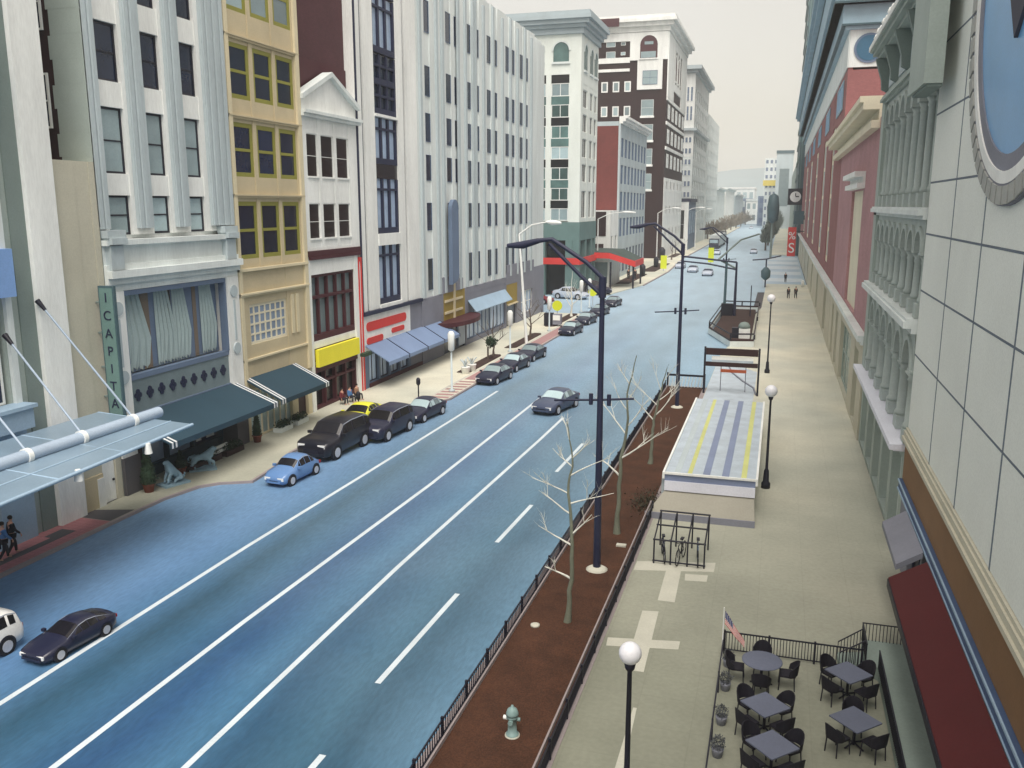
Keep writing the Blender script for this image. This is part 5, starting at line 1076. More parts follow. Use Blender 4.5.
TG = mat('grey_green_twig_mass', S(106, 118, 110, 1.0), .95, .2, 2)
for i in range(16):
    y = 380+i*26+i*i*2.2; far_tree((-29+min(i*.4, 3)+(i*i*.03), y, 0), 8.0+.5*i, 9+.5*i, 100+i, 'brown bare tree of the far left row', TW)
for i in range(7): far_tree((-22+i*3.4, 905-i*30, 0), 15, 15, 130+i, 'brown bare tree closing the far end of the street', TW)
for i in range(9):
    y = 290+i*36; far_tree((-3.6+.25*i-(.0 if i > 1 else .6), y, 0), 10.0+.5*i, 4.2+.5*i, 140+i, 'grey green bare tree of the far right row', TG)

# ---------------------------------------------------------------- people
def person(label, loc, rz=0, h=1.7, top='clothdark', legs='clothdark', pose='walk', seed=0, cat='person', group=None):
    t = thing('person', label, cat, loc, R(rz), group, h/1.72); rnd = random.Random(seed)
    def skin(name, verts, edges, rad, m, par, sub=1):
        me = bpy.data.meshes.new(name); me.from_pydata(verts, edges, []); o = bpy.data.objects.new(name, me); C.objects.link(o); o.parent = par
        s_ = o.modifiers.new('skin', 'SKIN'); s_.use_smooth_shade = True
        for i, r_ in enumerate(rad): me.skin_vertices[0].data[i].radius = (r_[0], r_[1]) if isinstance(r_, tuple) else (r_, r_)
        me.skin_vertices[0].data[0].use_root = True
        u_ = o.modifiers.new('sub', 'SUBSURF'); u_.levels = sub; u_.render_levels = sub; me.materials.append(M[m]); return o
    if pose == 'walk': hipz = .92; LK = (.1, -.14, .5); LA = (.1, -.16, .08); RK = (-.1, .06, .48); RA = (-.1, .3, .12); 
    elif pose == 'stand': hipz = .93; LK = (.1, -.01, .5); LA = (.1, 0, .08); RK = (-.1, 0, .5); RA = (-.1, .02, .08)
    else: hipz = .48; LK = (.13, -.42, .5); LA = (.13, -.46, .08); RK = (-.13, -.42, .5); RA = (-.13, -.38, .08)
    dz = hipz-.92
    T_ = lambda x, y, z: (x, y, z+dz)
    sw = .16 if pose == 'walk' else .02
    V = [(0, 0, hipz), T_(0, 0, 1.1), T_(0, 0, 1.3), T_(0, 0, 1.45), T_(0, -.01, 1.52), T_(0, -.03, 1.6), T_(0, -.02, 1.68),
         T_(.17, 0, 1.4), T_(.22, sw*.4, 1.14), T_(.22, sw-.02-.1, .92), T_(.22, sw-.05-.1, .84), T_(-.17, 0, 1.4), T_(-.22, -sw*.4, 1.14), T_(-.22, -sw-.1, .94), T_(-.22, -sw-.14, .86),
         (.1, 0, hipz-.04), LK, LA, (LA[0], LA[1]-.16, .04), (-.1, 0, hipz-.04), RK, RA, (RA[0], RA[1]-.16, .04)]
    E_ = [(0, 1), (1, 2), (2, 3), (3, 4), (4, 5), (5, 6), (3, 7), (7, 8), (8, 9), (9, 10), (3, 11), (11, 12), (12, 13), (13, 14), (0, 15), (15, 16), (16, 17), (17, 18), (0, 19), (19, 20), (20, 21), (21, 22)]
    Rd = [.12, .11, .14, .09, .055, .085, .075, .06, .045, .03, .025, .06, .045, .03, .025, .085, .06, .04, .035, .085, .06, .04, .035]
    for sgn, w_ in ((1, 10), (-1, 14)):     # fingers
        bx, by, bz = V[w_]
        for k in range(5):
            V.append((bx+sgn*(-.02 if k == 0 else 0), by-.035+.018*k, bz-(.05 if k == 0 else .075+.01*(k % 3)))); E_.append((w_, len(V)-1)); Rd.append(.009)
    skin('body', V, E_, Rd, 'skin', t)
    skin('jacket', [V[0], V[1], V[2], V[3], V[7], V[8], V[9], V[11], V[12], V[13]], [(0, 1), (1, 2), (2, 3), (3, 4), (4, 5), (5, 6), (3, 7), (7, 8), (8, 9)], [(.17, .14), (.155, .13), (.18, .13), .1, .085, .065, .052, .085, .065, .052], top, t)
    skin('trousers', [V[0], V[15], V[16], V[17], V[19], V[20], V[21]], [(0, 1), (1, 2), (2, 3), (0, 4), (4, 5), (5, 6)], [.14, .11, .08, .06, .11, .08, .06], legs, t)
    p = V[6]; mb = MB(); mb.lathe([(.03, .09), (.07, .075), (.098, .03), (.1, -.03), (.085, -.07)], (p[0], p[1]+.018, p[2]+.01), 10); mb.build('hair', 'hair', t)
    return t
person('person in dark coat with blue shoulder, walking at the left picture edge', (-28.85, 25.8, KB), 160, 1.55, 'clothblue', 'clothdark', 'walk')
person('person all in dark clothes walking just ahead under the canopy', (-29.0, 26.35, KB), 160, 1.6, 'clothdark', 'clothdark', 'walk')
for i, (x, y, c_, lb) in enumerate([(-29.1, 54.9, 'clothred', 'person in maroon sitting outside the burgundy shopfront'), (-28.9, 55.7, 'clothblue', 'person in blue sitting between two others outside the shopfront'), (-28.8, 56.6, 'clothtan', 'person in tan sitting rightmost outside the burgundy shopfront')]):
    person(lb, (x, y, KB), 80, 1.55, c_, 'clothdark', 'sit')
    ch = thing('stool', ['low stool under the person in maroon', 'low stool under the person in blue', 'low stool under the person in tan'][i], 'stool', (x, y, KB)); MB().lathe([(.2, .36), (.2, .4)], (0, 0, 0), 12).build('seat', 'brownpaint', ch)
    for k in range(4): MB().tube([(.14*math.cos(k*1.57+.78), .14*math.sin(k*1.57+.78), 0), (.12*math.cos(k*1.57+.78), .12*math.sin(k*1.57+.78), .36)], .015, 5).build('leg', 'black', ch)
person('left one of two people in dark clothes walking on the right pavement', (1.7, 139, KB), 190, 1.75, 'clothdark', 'clothdark', 'walk'); person('right one of two people in dark clothes walking on the right pavement', (2.75, 139.5, KB), 190, 1.8, 'clothdark', 'clothdark', 'walk')
person('lone dark figure standing at the crosswalk', (1.4, 170.5, 0), 180, 1.75, 'clothdark', 'clothdark', 'stand')
person('left one of two dark figures at the far side street corner', (-27.0, 166, KB), 20, 2.1, 'clothdark', 'clothdark', 'stand'); person('right one of two dark figures at the far side street corner', (-25.8, 166.4, KB), 20, 2.1, 'clothdark', 'clothdark', 'stand')

# ---------------------------------------------------------------- patio
PX0, PY1 = -1.0, 26.5
def ncol(L, sp): return int(L/sp)
t = thing('iron_fence', 'black picket fence across the back of the patio seating area', 'fence', (-.95, 26.5, KB))
L = 4.05; MB().box(ID, 0, L, -.02, .02, .66, .7).build('rail', 'black', t); MB().box(ID, 0, L, -.017, .017, .08, .11).build('rail', 'black', t); mb = MB()
for i in range(44): mb.box(ID, .04+i*.091, .062+i*.091, -.012, .012, .11, .66)
mb.build('pickets', 'black', t)
for x in (0, 1.35, 2.7, L): MB().box(ID, x-.03, x+.03, -.03, .03, 0, .74).build('post', 'black', t)
t = thing('iron_fence', 'thin dark fence along the left side of the patio', 'fence', (-.97, 14, KB)); MB().box(ID, -.02, .02, 0, 12.45, .6, .66).build('rail', 'black', t)
for y in (0, 2.5, 5, 7.5, 10, 12.4): MB().box(ID, -.025, .025, y-.025, y+.025, 0, .66).build('post', 'black', t)
pl = thing('terrace_platform', 'raised green grey terrace step with black rails beside the red awning', 'platform', (3.3, 14, KB))
MB().slab([(.25, 0), (1.85, 0), (1.85, 13.8), (-.1, 13.8), (-.1, 12.3), (.25, 12.0)], 0, .4).build('deck', 'patio', pl)
for (x0, y0, x1, y1) in ((-.1, 13.75, 1.75, 13.75), (-.1, 12.3, -.1, 13.75), (.22, 0, .22, 12.0), (-.85, 13.0, -.1, 13.35), (-.85, 12.3, -.1, 12.55)):
    mb = MB(); n = max(2, int(math.hypot(x1-x0, y1-y0)/.1)); 
    zz = .4 if x0 > -.5 else 0
    mb.tube([(x0, y0, .98 if zz else .6), (x1, y1, .98)], .022, 5); f_ = mb.build('rail', 'black', pl); mb = MB()
    for i in range(n+1): q = i/n; mb.box(ID, x0+(x1-x0)*q-.01, x0+(x1-x0)*q+.01, y0+(y1-y0)*q-.01, y0+(y1-y0)*q+.01, zz if zz else 0, (.97 if zz else .6+.37*q))
    mb.build('pickets', 'black', f_)
MB().slab([(-.85, 12.45), (-.12, 12.5), (-.12, 13.3), (-.85, 13.1)], 0, .2).build('step', 'patio', pl)
def make_table(round_=False):
    t = thing('patio_table', '', 'table', (0, 0, 0), 0, 'patio tables')
    if round_: MB().lathe([(.56, .72), (.58, .735), (.58, .75), (.55, .76)], (0, 0, 0), 28).build('table_top', 'tabletop', t)
    else: MB().box(ID, -.46, .46, -.46, .46, .725, .76).build('table_top', 'tabletop', t)
    MB().tube([(0, 0, .03), (0, 0, .725)], .04, 8).build('pedestal', 'black', t)
    for k in range(4): MB().tube([(0, 0, .1), (.32*math.cos(k*1.571), .32*math.sin(k*1.571), .02)], .025, 6).build('foot', 'black', t)
    return t
def make_chair():
    t = thing('patio_chair', '', 'chair', (0, 0, 0), 0, 'black patio chairs')      # faces -Y: back at +Y
    MB().slab([(-.22, -.22), (.22, -.22), (.24, .1), (.17, .24), (-.17, .24), (-.24, .1)], .42, .47).build('seat', 'chair', t)
    mb = MB(); n = 10
    pts = [(.25*math.cos(R(a)), .06+.22*math.sin(R(a))) for a in range(-5, 186, 19)]
    for i in range(len(pts)-1):
        (a, b_), (c_, d) = pts[i], pts[i+1]; k = 1.06
        h0 = .66+.22*math.sin(R(i*19)); h1 = .66+.22*math.sin(R((i+1)*19))
        mb.add([(a, b_, .47), (c_, d, .47), (c_*k, d*k+.03, h1), (a*k, b_*k+.03, h0), (a*1.08, b_*1.08, .47), (c_*1.08, d*1.08, .47), (c_*k*1.07, d*k*1.07+.03, h1), (a*k*1.07, b_*k*1.07+.03, h0)], [(0, 1, 2, 3), (5, 4, 7, 6), (3, 2, 6, 7), (0, 4, 5, 1)])
    mb.build('backrest', 'chair', t)
    for x, y in ((-.2, -.2), (.2, -.2), (-.17, .2), (.17, .2)): MB().tube([(x, y, .42), (x*1.12, y*1.12, 0)], .018, 5).build('leg', 'black', t)
    return t
sq = make_table(); rd = make_table(True); ch0 = make_chair(); first = True
tabs = [('round', .21, 24.85, 0, (0, 90, 180, 270), 'round table beside the flag'), ('sq', 2.6, 24.85, 45, (45, 135, 225, 315), 'square table by the terrace rail'), ('sq', .34, 22.45, 45, (45, 135, 225, 315), 'middle table of the left row'), ('sq', 2.6, 22.4, 45, (315, 90, 225), 'square table at lower right'), ('sq', .54, 20.65, 45, (45, 135, 225, 315), 'table at the bottom edge')]
fs = True
for kind, x, y, rz, chs, lb in tabs:
    if kind == 'round': o = rd; o.location = (x, y, KB); o['label'] = 'slate blue '+lb
    else: o = place(sq, fs, (x, y, KB), R(rz), 'slate blue '+lb); fs = False
    for a in chs:
        d = .72 if kind == 'round' else .62; aa = R(a); c_ = place(ch0, first, (x+d*math.cos(aa), y+d*math.sin(aa), KB), aa-R(90)); first = False
        where = {0: 'right side', 45: 'far right side', 90: 'far side', 135: 'far left side', 180: 'left side', 225: 'near left side', 270: 'near side', 315: 'near right side'}[a]
        c_['label'] = f'black chair, {where} of the {lb}'
for i, y in enumerate([25.6, 24.2, 22.4, 20.9]):
    t = thing('potted_shrub', ['dark round shrub in the patio corner under the flag', 'dark round shrub by the fence near the round table', 'dark round shrub by the left fence beside the middle table', 'dark round shrub at the bottom of the left patio fence'][i], 'shrub', (-.78, y, KB), 0, 'round shrubs along the patio fence', .75)
    MB().lathe([(.16, 0), (.2, .25), (.22, .3), (.18, .31)], (0, 0, 0), 12).build('pot', 'greybase', t); mb = MB(); rnd = random.Random(i)
    for k in range(420):
        v = Vector((rnd.gauss(0, 1), rnd.gauss(0, 1), rnd.gauss(0, 1))).normalized()*rnd.uniform(.14, .27)+Vector((0, 0, .5)); a = Vector((rnd.uniform(-1, 1), rnd.uniform(-1, 1), rnd.uniform(-1, 1)))*.045; c_ = Vector((rnd.uniform(-1, 1), rnd.uniform(-1, 1), rnd.uniform(-1, 1)))*.045; mb.add([v, v+a, v+a+c_, v+c_], [(0, 1, 2, 3)])
    mb.build('foliage', mat('grey_foliage', S(84, 88, 92, 1), .8, .3, 12), t)
# flag
t = thing('flag', 'small striped national flag drooping from a white staff at the patio corner', 'flag', (-.99, 26.0, KB))
MB().tube([(0, 0, 0), (0, 0, 1.72)], .02, 6).build('staff', 'white', t)
def drape(u, v): # u along fly 0..1, v across hoist 0..1
    return Vector((.04+u*.62, .05*math.sin(u*9)*u+.0, 1.62-v*.42-u*.95+u*v*.22))
for k in range(13):
    mb = MB(); n = 12; v0, v1 = k/13, (k+1)/13; vs = []
    for i in range(n+1):
        u = i/n; vs += [drape(u, v0), drape(u, v1), drape(u, v1)+Vector((0, .008, 0)), drape(u, v0)+Vector((0, .008, 0))]
    mb.add(vs, [(4*i+a, 4*i+(a+1) % 4, 4*i+4+(a+1) % 4, 4*i+4+a) for i in range(n) for a in range(4)]); mb.build('stripe', 'scarlet' if k % 2 == 0 else 'white', t)
mb = MB(); n = 6; vs = []
for i in range(n+1):
    u = i/n*.4
    for vv, dy in ((0, -.012), (.54, -.012), (.54, .02), (0, .02)): vs.append(drape(u, vv)+Vector((0, dy, 0)))
mb.add(vs, [(4*i+a, 4*i+(a+1) % 4, 4*i+4+(a+1) % 4, 4*i+4+a) for i in range(n) for a in range(4)]); ca = mb.build('canton', 'bluepaint', t)
mb = MB()
for r_ in range(5):
    for c_ in range(5): p = drape(.04+.32*c_/4, .05+.42*r_/4)+Vector((0, -.016, 0)); mb.add([p+Vector((.012*math.cos(k*1.257+1.57)*(1), 0, .012*math.sin(k*1.257+1.57))) for k in range(5)], [(0, 1, 2, 3, 4)])
mb.build('stars', 'white', ca)

# ---------------------------------------------------------------- striped roof stair enclosure, gate, rack
k_ = thing('stair_enclosure', 'long low enclosure with blue white and yellow striped roof and white front parapet', 'enclosure', (-5.0, 38.2, KB))
Y1 = 18.2
MB().slab([(.35, 1.6), (4.35, 1.6), (4.35, Y1), (.35, Y1)], 0, 1.5).build('wall', 'bluegrey', k_)
mb = MB(); mb.add([(-.15, -.15, .12), (4.65, .0, .12), (4.55, 1.55, .85), (.55, 1.55, .85), (-.15, -.15, 0), (4.65, 0, 0), (4.55, 1.62, 0), (.4, 1.62, 0)], [(0, 1, 2, 3), (4, 7, 6, 5), (0, 4, 5, 1), (1, 5, 6, 2), (2, 6, 7, 3), (3, 7, 4, 0)]); mb.build('apron', 'taupe', k_)
MB().box(ID, -.15, 4.66, -.22, -.16, 0, .3).build('plinth', 'greybase', k_)
MB().box(ID, .5, 4.58, 1.38, 1.56, .852, 1.32).build('parapet', 'lavender', k_)
MB().box(ID, .5, 4.58, 1.42, 1.54, 1.322, 1.62).build('glass_upstand', 'stripeblue', k_)
rz0, rz1 = 2.15, 2.15
def rl(u): return (.5+u*4.08)
bands = [(0, .10, 'stripepale'), (.10, .17, 'bluegrey'), (.17, .25, 'stripepale'), (.25, .30, 'stripeyellow'), (.30, .42, 'stripepale'), (.42, .50, 'stripeblue'), (.50, .63, 'stripepale'), (.63, .71, 'stripeblue'), (.71, .84, 'stripepale'), (.84, .90, 'stripeyellow'), (.90, 1.0, 'stripepale')]
rf = MB().box(ID, .52, 4.56, 1.6, Y1, 1.5, 1.62).build('roof', 'stripepale', k_)
for a, b_, m_ in bands: MB().box(ID, rl(a), rl(b_)-.003, 1.45, Y1, 1.62, 1.67).build('roof_stripe', m_, rf)
mb = MB(); mb.box(ID, .4, .5, 1.35, Y1, 1.42, 1.74).box(ID, 4.58, 4.68, 1.35, Y1, 1.42, 1.74).box(ID, .5, 4.58, 1.35, 1.44, 1.64, 1.74); mb.build('roof_edge', 'white', k_)
g = thing('entrance_gate', 'dark portal frame with two beams behind the striped roof', 'gate', (-4.85, 66.2, KB))
for x in (0, 3.9): MB().box(ID, x-.07, x+.07, -.07, .07, 0, 3.55).build('post', 'black', g)
MB().box(ID, 0.08, 3.82, -.09, .09, 2.95, 3.45).build('beam', 'brownpaint', g); MB().box(ID, .08, 3.82, -.08, .08, 2.1, 2.42).build('beam', 'brownpaint', g)
MB().box(ID, .5, 3.5, -.05, .05, 2.6, 2.85).build('sign_strip', 'white', g)
MB().box(ID, .5, 3.5, -.06, .06, 2.425, 2.6).build('sign_strip', 'stripepale', g)
g2 = thing('orange_barrier', 'orange bar on thin uprights inside the dark portal', 'barrier', (-3.75, 67.4, KB)); MB().box(ID, 0, 1.9, -.05, .05, 1.45, 1.68).build('bar', 'orange', g2)
for x in (.04, 1.86): MB().box(ID, x-.03, x+.03, -.03, .03, 0, 2.4).build('upright', 'greybase', g2)
t = thing('hose', 'dark curved cable on the pale paving under the portal', 'cable', (0, 0, KB)); MB().tube([(-3.9, 80, .05), (-3.2, 75, .05), (-2.2, 71.5, .05), (-1.3, 69, .05), (-1.05, 66.4, .05)], .07, 6).build('cable', 'greybase', t)
r = thing('bike_rack', 'dark iron rack frame with parked bicycles at the front of the enclosure', 'rack', (-4.05, 32.9, KB))
for x in (0, .65, 1.3, 1.95):
    MB().tube([(x, 0, 0), (x, 0, 1.0)], .035, 6).build('upright', 'black', r); MB().tube([(x, 2.0, 0), (x, 2.0, 1.5)], .035, 6).build('upright', 'black', r); MB().tube([(x, 0, 1.0), (x, 2.0, 1.5)], .03, 6).build('rafter', 'black', r)
for y, z_ in ((0, 1.0), (2.0, 1.5), (1.0, 1.25), (0, .12)): MB().tube([(-.05, y, z_), (2.0, y, z_)], .035, 6).build('rail', 'black', r)
def bicycle(lb, loc, rz, m_='navy'):
    t = thing('bicycle', lb, 'bicycle', loc, R(rz), 'bicycles in the rack')
    for y in (-.5, .5):
        mb = MB(); n = 20; P = [Vector((0, y+.32*math.cos(2*math.pi*i/n), .34+.32*math.sin(2*math.pi*i/n))) for i in range(n+1)]; mb.tube(P, .022, 5, False); w_ = mb.build('wheel', 'tyre', t)
        mb = MB()
        for i in range(8): mb.tube([(0, y, .34), (0, y+.31*math.cos(i*.785), .34+.31*math.sin(i*.785))], .004, 3)
        mb.build('spokes', 'rim', w_)
    mb = MB()
    for a, b_ in (((0, -.5, .34), (0, -.42, .82)), ((0, -.42, .78), (0, .1, .78)), ((0, -.4, .7), (0, 0, .32)), ((0, 0, .32), (0, .14, .88)), ((0, 0, .32), (0, .5, .34)), ((0, .1, .74), (0, .5, .34))): mb.tube([a, b_], .018, 6)
    mb.build('frame', m_, t); MB().box(ID, -.06, .06, .04, .28, .88, .93).build('saddle', 'black', t); MB().tube([(-.25, -.36, .95), (0, -.42, .88), (.25, -.36, .95)], .015, 5).build('handlebar', 'black', t)
bicycle('navy bicycle leftmost in the iron rack', (-3.75, 33.5, KB), 12); bicycle('dark bicycle in the middle of the iron rack', (-3.05, 33.4, KB), -8, 'black'); bicycle('slate blue bicycle rightmost in the iron rack', (-2.4, 33.5, KB), 6, 'slate')
t = thing('ground_cover', 'low dark green shrub in the mulch by the enclosure corner', 'shrub', (-5.35, 39.8, .12)); mb = MB(); rnd = random.Random(4)
for k in range(900):
    v = Vector((rnd.gauss(0, .32), rnd.gauss(0, .75), abs(rnd.gauss(0, .16)))); a = Vector((rnd.uniform(-1, 1), rnd.uniform(-1, 1), rnd.uniform(-1, 1)))*.07; c_ = Vector((rnd.uniform(-1, 1), rnd.uniform(-1, 1), rnd.uniform(-1, 1)))*.07; mb.add([v, v+a, v+a+c_, v+c_], [(0, 1, 2, 3)])
mb.build('foliage', mat('olive_brown_foliage', S(62, 58, 42, 1), .9, .3, 8), t)
# second planter
p = thing('planter', 'raised angular planter with dark rails and brown mulch in mid distance', 'planter', (0, 0, KB))
out_ = [(-6.7, 121), (-2.1, 121), (-1.9, 90), (-4.2, 89.4), (-7.0, 98.5)]
def edge(pts, w0, w1, z0, z1, name, m_):
    cx = sum(a for a, b_ in pts)/len(pts); cy_ = sum(b_ for a, b_ in pts)/len(pts); f = lambda q, s_: (cx+(q[0]-cx)*(1-s_*.16), cy_+(q[1]-cy_)*(1-s_*.025))
    for i in range(len(pts)):
        a, b_ = pts[i], pts[(i+1) % len(pts)]; q = [f(a, w0), f(b_, w0), f(b_, w1), f(a, w1)]; MB().slab(q, z0, z1).build(name, m_, p)
edge(out_, 0, .45, 0, .55, 'wall', 'palest'); edge(out_, .05, .3, .56, .75, 'rail', 'brownpaint')
edge(out_, .1, .2, 1.2, 1.35, 'rail', 'black')
for x, y in out_+[(-4.4, 121), (-2.0, 105)]: MB().box(ID, x*.985-.08, x*.985+.08, y-.1, y+.1, .75, 1.2).build('post', 'black', p)
MB().slab([(-6.2, 119.5), (-2.5, 119.5), (-2.3, 91.5), (-4.1, 91), (-6.5, 99)], 0, .42).build('mulch', 'mulchdark', p)
t = thing('utility_box', 'white and black utility box with green domed lid in the second planter', 'utility box', (-3.0, 93.2, KB+.42))
MB().box(ID, -.5, .6, -.6, .4, 0, 1.0).build('cabinet', 'white', t); MB().box(ID, -1.2, -.52, -.5, .4, 0, 1.05).build('dark_bin', 'black', t); mb = MB(); mb.lathe([(.62, 1.0), (.58, 1.3), (.4, 1.55), (.1, 1.65)], (0, 0, 0), 14); mb.build('lid', 'darkgreen', t)

# ---------------------------------------------------------------- hydrant and mulch odds
t = thing('fire_hydrant', 'pale teal fire hydrant in the brown mulch at the bottom of the picture', 'fire hydrant', (-6.05, 20.15, .2))
MB().lathe([(.17, 0), (.17, .07), (.12, .08), (.115, .5), (.16, .52), (.16, .58), (.14, .6)], (0, 0, 0), 18).build('barrel', 'hyd', t)
MB().lathe([(.17, .6), (.165, .66), (.13, .76), (.06, .82), (.035, .83), (.035, .88)], (0, 0, 0), 18).build('bonnet', 'hyd', t)
MB().tube([(-.24, 0, .5), (-.1, 0, .5)], .06, 10).build('outlet', 'white', t); MB().tube([(.22, 0, .5), (.1, 0, .5)], .05, 10).build('outlet', 'hyd', t); MB().tube([(0, -.2, .46), (0, -.1, .46)], .07, 10).build('outlet', 'hyd', t)
MB().lathe([(.2, -.02), (.2, .03)], (0, 0, 0), 18).build('base_flange', 'palemark', t)
tag(MB().lathe([(.16, 0), (.16, .06), (.1, .08)], (-7.1, 26.3, .2), 12).build('valve_cover', 'palemark'), 'small pale valve cover in the mulch by the picket fence', 'cover')
tag(MB().box(ID, -5.75, -5.35, 34.0, 34.25, .2, .27).build('marker_plate', 'palemark'), 'small pale plate in the mulch right of the tall lamp', 'plate')

# ---------------------------------------------------------------- left pavement things
def lion(label, loc, rz, rear=False):
    t = thing('animal_statue', label, 'statue', loc, R(rz), 'blue bronze statues before the draped shop', .7)
    MB().box(ID, -.62, .62, -1.0, 1.0, 0, .14).build('plinth', 'verd', t)
    if not rear: V = [(0, .55, .95), (0, 0, .98), (0, -.45, 1.05), (0, -.72, 1.4), (0, -.85, 1.62), (0, -1.12, 1.5), (.2, -.5, .75), (.22, -.55, .4), (.22, -.62, .17), (-.2, -.5, .75), (-.22, -.85, .55), (-.22, -.8, .2), (.2, .6, .7), (.22, .82, .45), (.22, .66, .17), (-.2, .6, .7), (-.22, .82, .45), (-.22, .5, .17), (0, .95, 1.1), (0, 1.0, .6)]
    else: V = [(0, .5, .5), (0, .2, .8), (0, -.15, 1.15), (0, -.35, 1.5), (0, -.45, 1.75), (0, -.72, 1.66), (.2, -.3, .9), (.22, -.5, .5), (.22, -.6, .17), (-.2, -.3, .9), (-.22, -.5, .5), (-.22, -.6, .17), (.26, .45, .4), (.3, .1, .42), (.3, -.1, .17), (-.26, .45, .4), (-.3, .1, .42), (-.3, -.1, .17), (0, .85, .35), (0, .95, .7)]
    E_ = [(0, 1), (1, 2), (2, 3), (3, 4), (4, 5), (2, 6), (6, 7), (7, 8), (2, 9), (9, 10), (10, 11), (0, 12), (12, 13), (13, 14), (0, 15), (15, 16), (16, 17), (0, 18), (18, 19)]
    Rd = [.25, .25, .3, .27, .24, .11, .15, .1, .09, .15, .1, .09, .19, .12, .09, .19, .12, .09, .06, .09]
    me = bpy.data.meshes.new('body'); me.from_pydata(V, E_, []); o = bpy.data.objects.new('body', me); C.objects.link(o); o.parent = t; m_ = o.modifiers.new('skin', 'SKIN'); m_.use_smooth_shade = True
    for i, r_ in enumerate(Rd): me.skin_vertices[0].data[i].radius = (r_, r_)
    me.skin_vertices[0].data[0].use_root = True; s_ = o.modifiers.new('sub', 'SUBSURF'); s_.levels = 2; s_.render_levels = 2
    tx_ = bpy.data.textures.new('mane', 'CLOUDS'); tx_.noise_scale = .16; d_ = o.modifiers.new('d', 'DISPLACE'); d_.texture = tx_; d_.strength = .14; me.materials.append(M['verd'])
    return t
lion('blue bronze seated lion statue left of its twin by the topiary', (-28.75, 36.0, KB), -20, True); lion('blue bronze striding lion statue in front of the shop window', (-28.9, 38.6, KB), 130)
def topiary(label, loc, h, r, pot=.3, group='potted conifers at the shop doors', clipped=False):
    t = thing('potted_conifer', label, 'potted plant', loc, 0, group); rnd = random.Random(int(h*100))
    MB().lathe([(pot*.7, 0), (pot*.95, pot*1.3), (pot*1.08, pot*1.35), (pot*1.08, pot*1.5), (pot*.9, pot*1.5)], (0, 0, 0), 14).build('pot', 'terracotta', t); mb = MB()
    for k in range(1500):
        q = rnd.random(); zz = pot*1.4+q*(h-pot*1.4); rr = r*(1-q)**.8*rnd.uniform(.7, 1.05)*(min(1, q*8+.5)); a = rnd.uniform(0, 6.28); v = Vector((rr*math.cos(a), rr*math.sin(a), zz)); u = Vector((rnd.uniform(-1, 1), rnd.uniform(-1, 1), rnd.uniform(-1, 1)))*.06; w_ = Vector((rnd.uniform(-1, 1), rnd.uniform(-1, 1), rnd.uniform(-1, 1)))*.06; mb.add([v, v+u, v+u+w_, v+w_], [(0, 1, 2, 3)])
    mb.lathe([(r*.8, pot*1.45), (r*.75, pot*1.45+.25*h), (r*.45, .6*h), (.03, h*.97)], (0, 0, 0), 10); mb.build('foliage', 'leaf', t)
topiary('large conical conifer in terracotta pot by the left shop pier', (-29.1, 34.6, KB), 2.3, .42); topiary('small potted conifer between the two statues', (-29.35, 37.4, KB), 1.3, .3, .28); topiary('small potted conifer between the two teal awnings', (-29.2, 44.3, KB), 1.9, .28, .28)
t = thing('window_bench', 'white slatted bench and low hedge under the shop window', 'bench', (-29.3, 40.6, KB))
for z_ in (.3, .55): MB().box(ID, -.1, .0, -.9, .9, z_, z_+.16).build('slat', 'white', t)
MB().box(ID, -.5, -.12, -.9, .9, .3, .38).build('seat', 'white', t)
for y in (-.8, .8): MB().box(ID, -.45, -.1, y-.04, y+.04, 0, .3).build('leg', 'greybase', t)
for i, (x, y, L, lb) in enumerate([(-29.4, 39.3, 1.6, 'low dark hedge under the shop window behind the statues'), (-29.3, 41.8, 1.0, 'low dark hedge right of the white bench'), (-29.2, 47.2, .8, 'small dark hedge below the second teal awning'), (-29.2, 49.2, .8, 'small dark hedge at the tan building door')]):
    t = thing('hedge', lb, 'hedge', (x, y, KB)); mb = MB(); rnd = random.Random(i+70)
    for k in range(900): v = Vector((rnd.uniform(-.25, .25), rnd.uniform(-L, L)*.8, .15+rnd.random()*.5)); u = Vector((rnd.uniform(-1, 1), rnd.uniform(-1, 1), rnd.uniform(-1, 1)))*.07; w_ = Vector((rnd.uniform(-1, 1), rnd.uniform(-1, 1), rnd.uniform(-1, 1)))*.07; mb.add([v, v+u, v+u+w_, v+w_], [(0, 1, 2, 3)])
    mb.build('foliage', 'leaf', t); MB().box(ID, -.3, .3, -L*.85, L*.85, 0, .28).build('trough', 'palest' if i > 1 else 'brownpaint', t)
t = thing('tree_in_tub', 'small round dark topiary on a stem near the second bed', 'potted plant', (-24.9, 75.2, KB)); MB().tube([(0, 0, 0), (0, 0, 1.2)], .08, 6).build('stem', 'barkdark', t); mb = MB(); rnd = random.Random(99)
for k in range(420): v = Vector((rnd.gauss(0, 1), rnd.gauss(0, 1), rnd.gauss(0, .8))).normalized()*rnd.uniform(.25, .5)+Vector((.3, 0, 1.7)); u = Vector((rnd.uniform(-1, 1), rnd.uniform(-1, 1), rnd.uniform(-1, 1)))*.14; w_ = Vector((rnd.uniform(-1, 1), rnd.uniform(-1, 1), rnd.uniform(-1, 1)))*.14; mb.add([v, v+u, v+u+w_, v+w_], [(0, 1, 2, 3)])
mb.build('foliage', 'leaf', t)
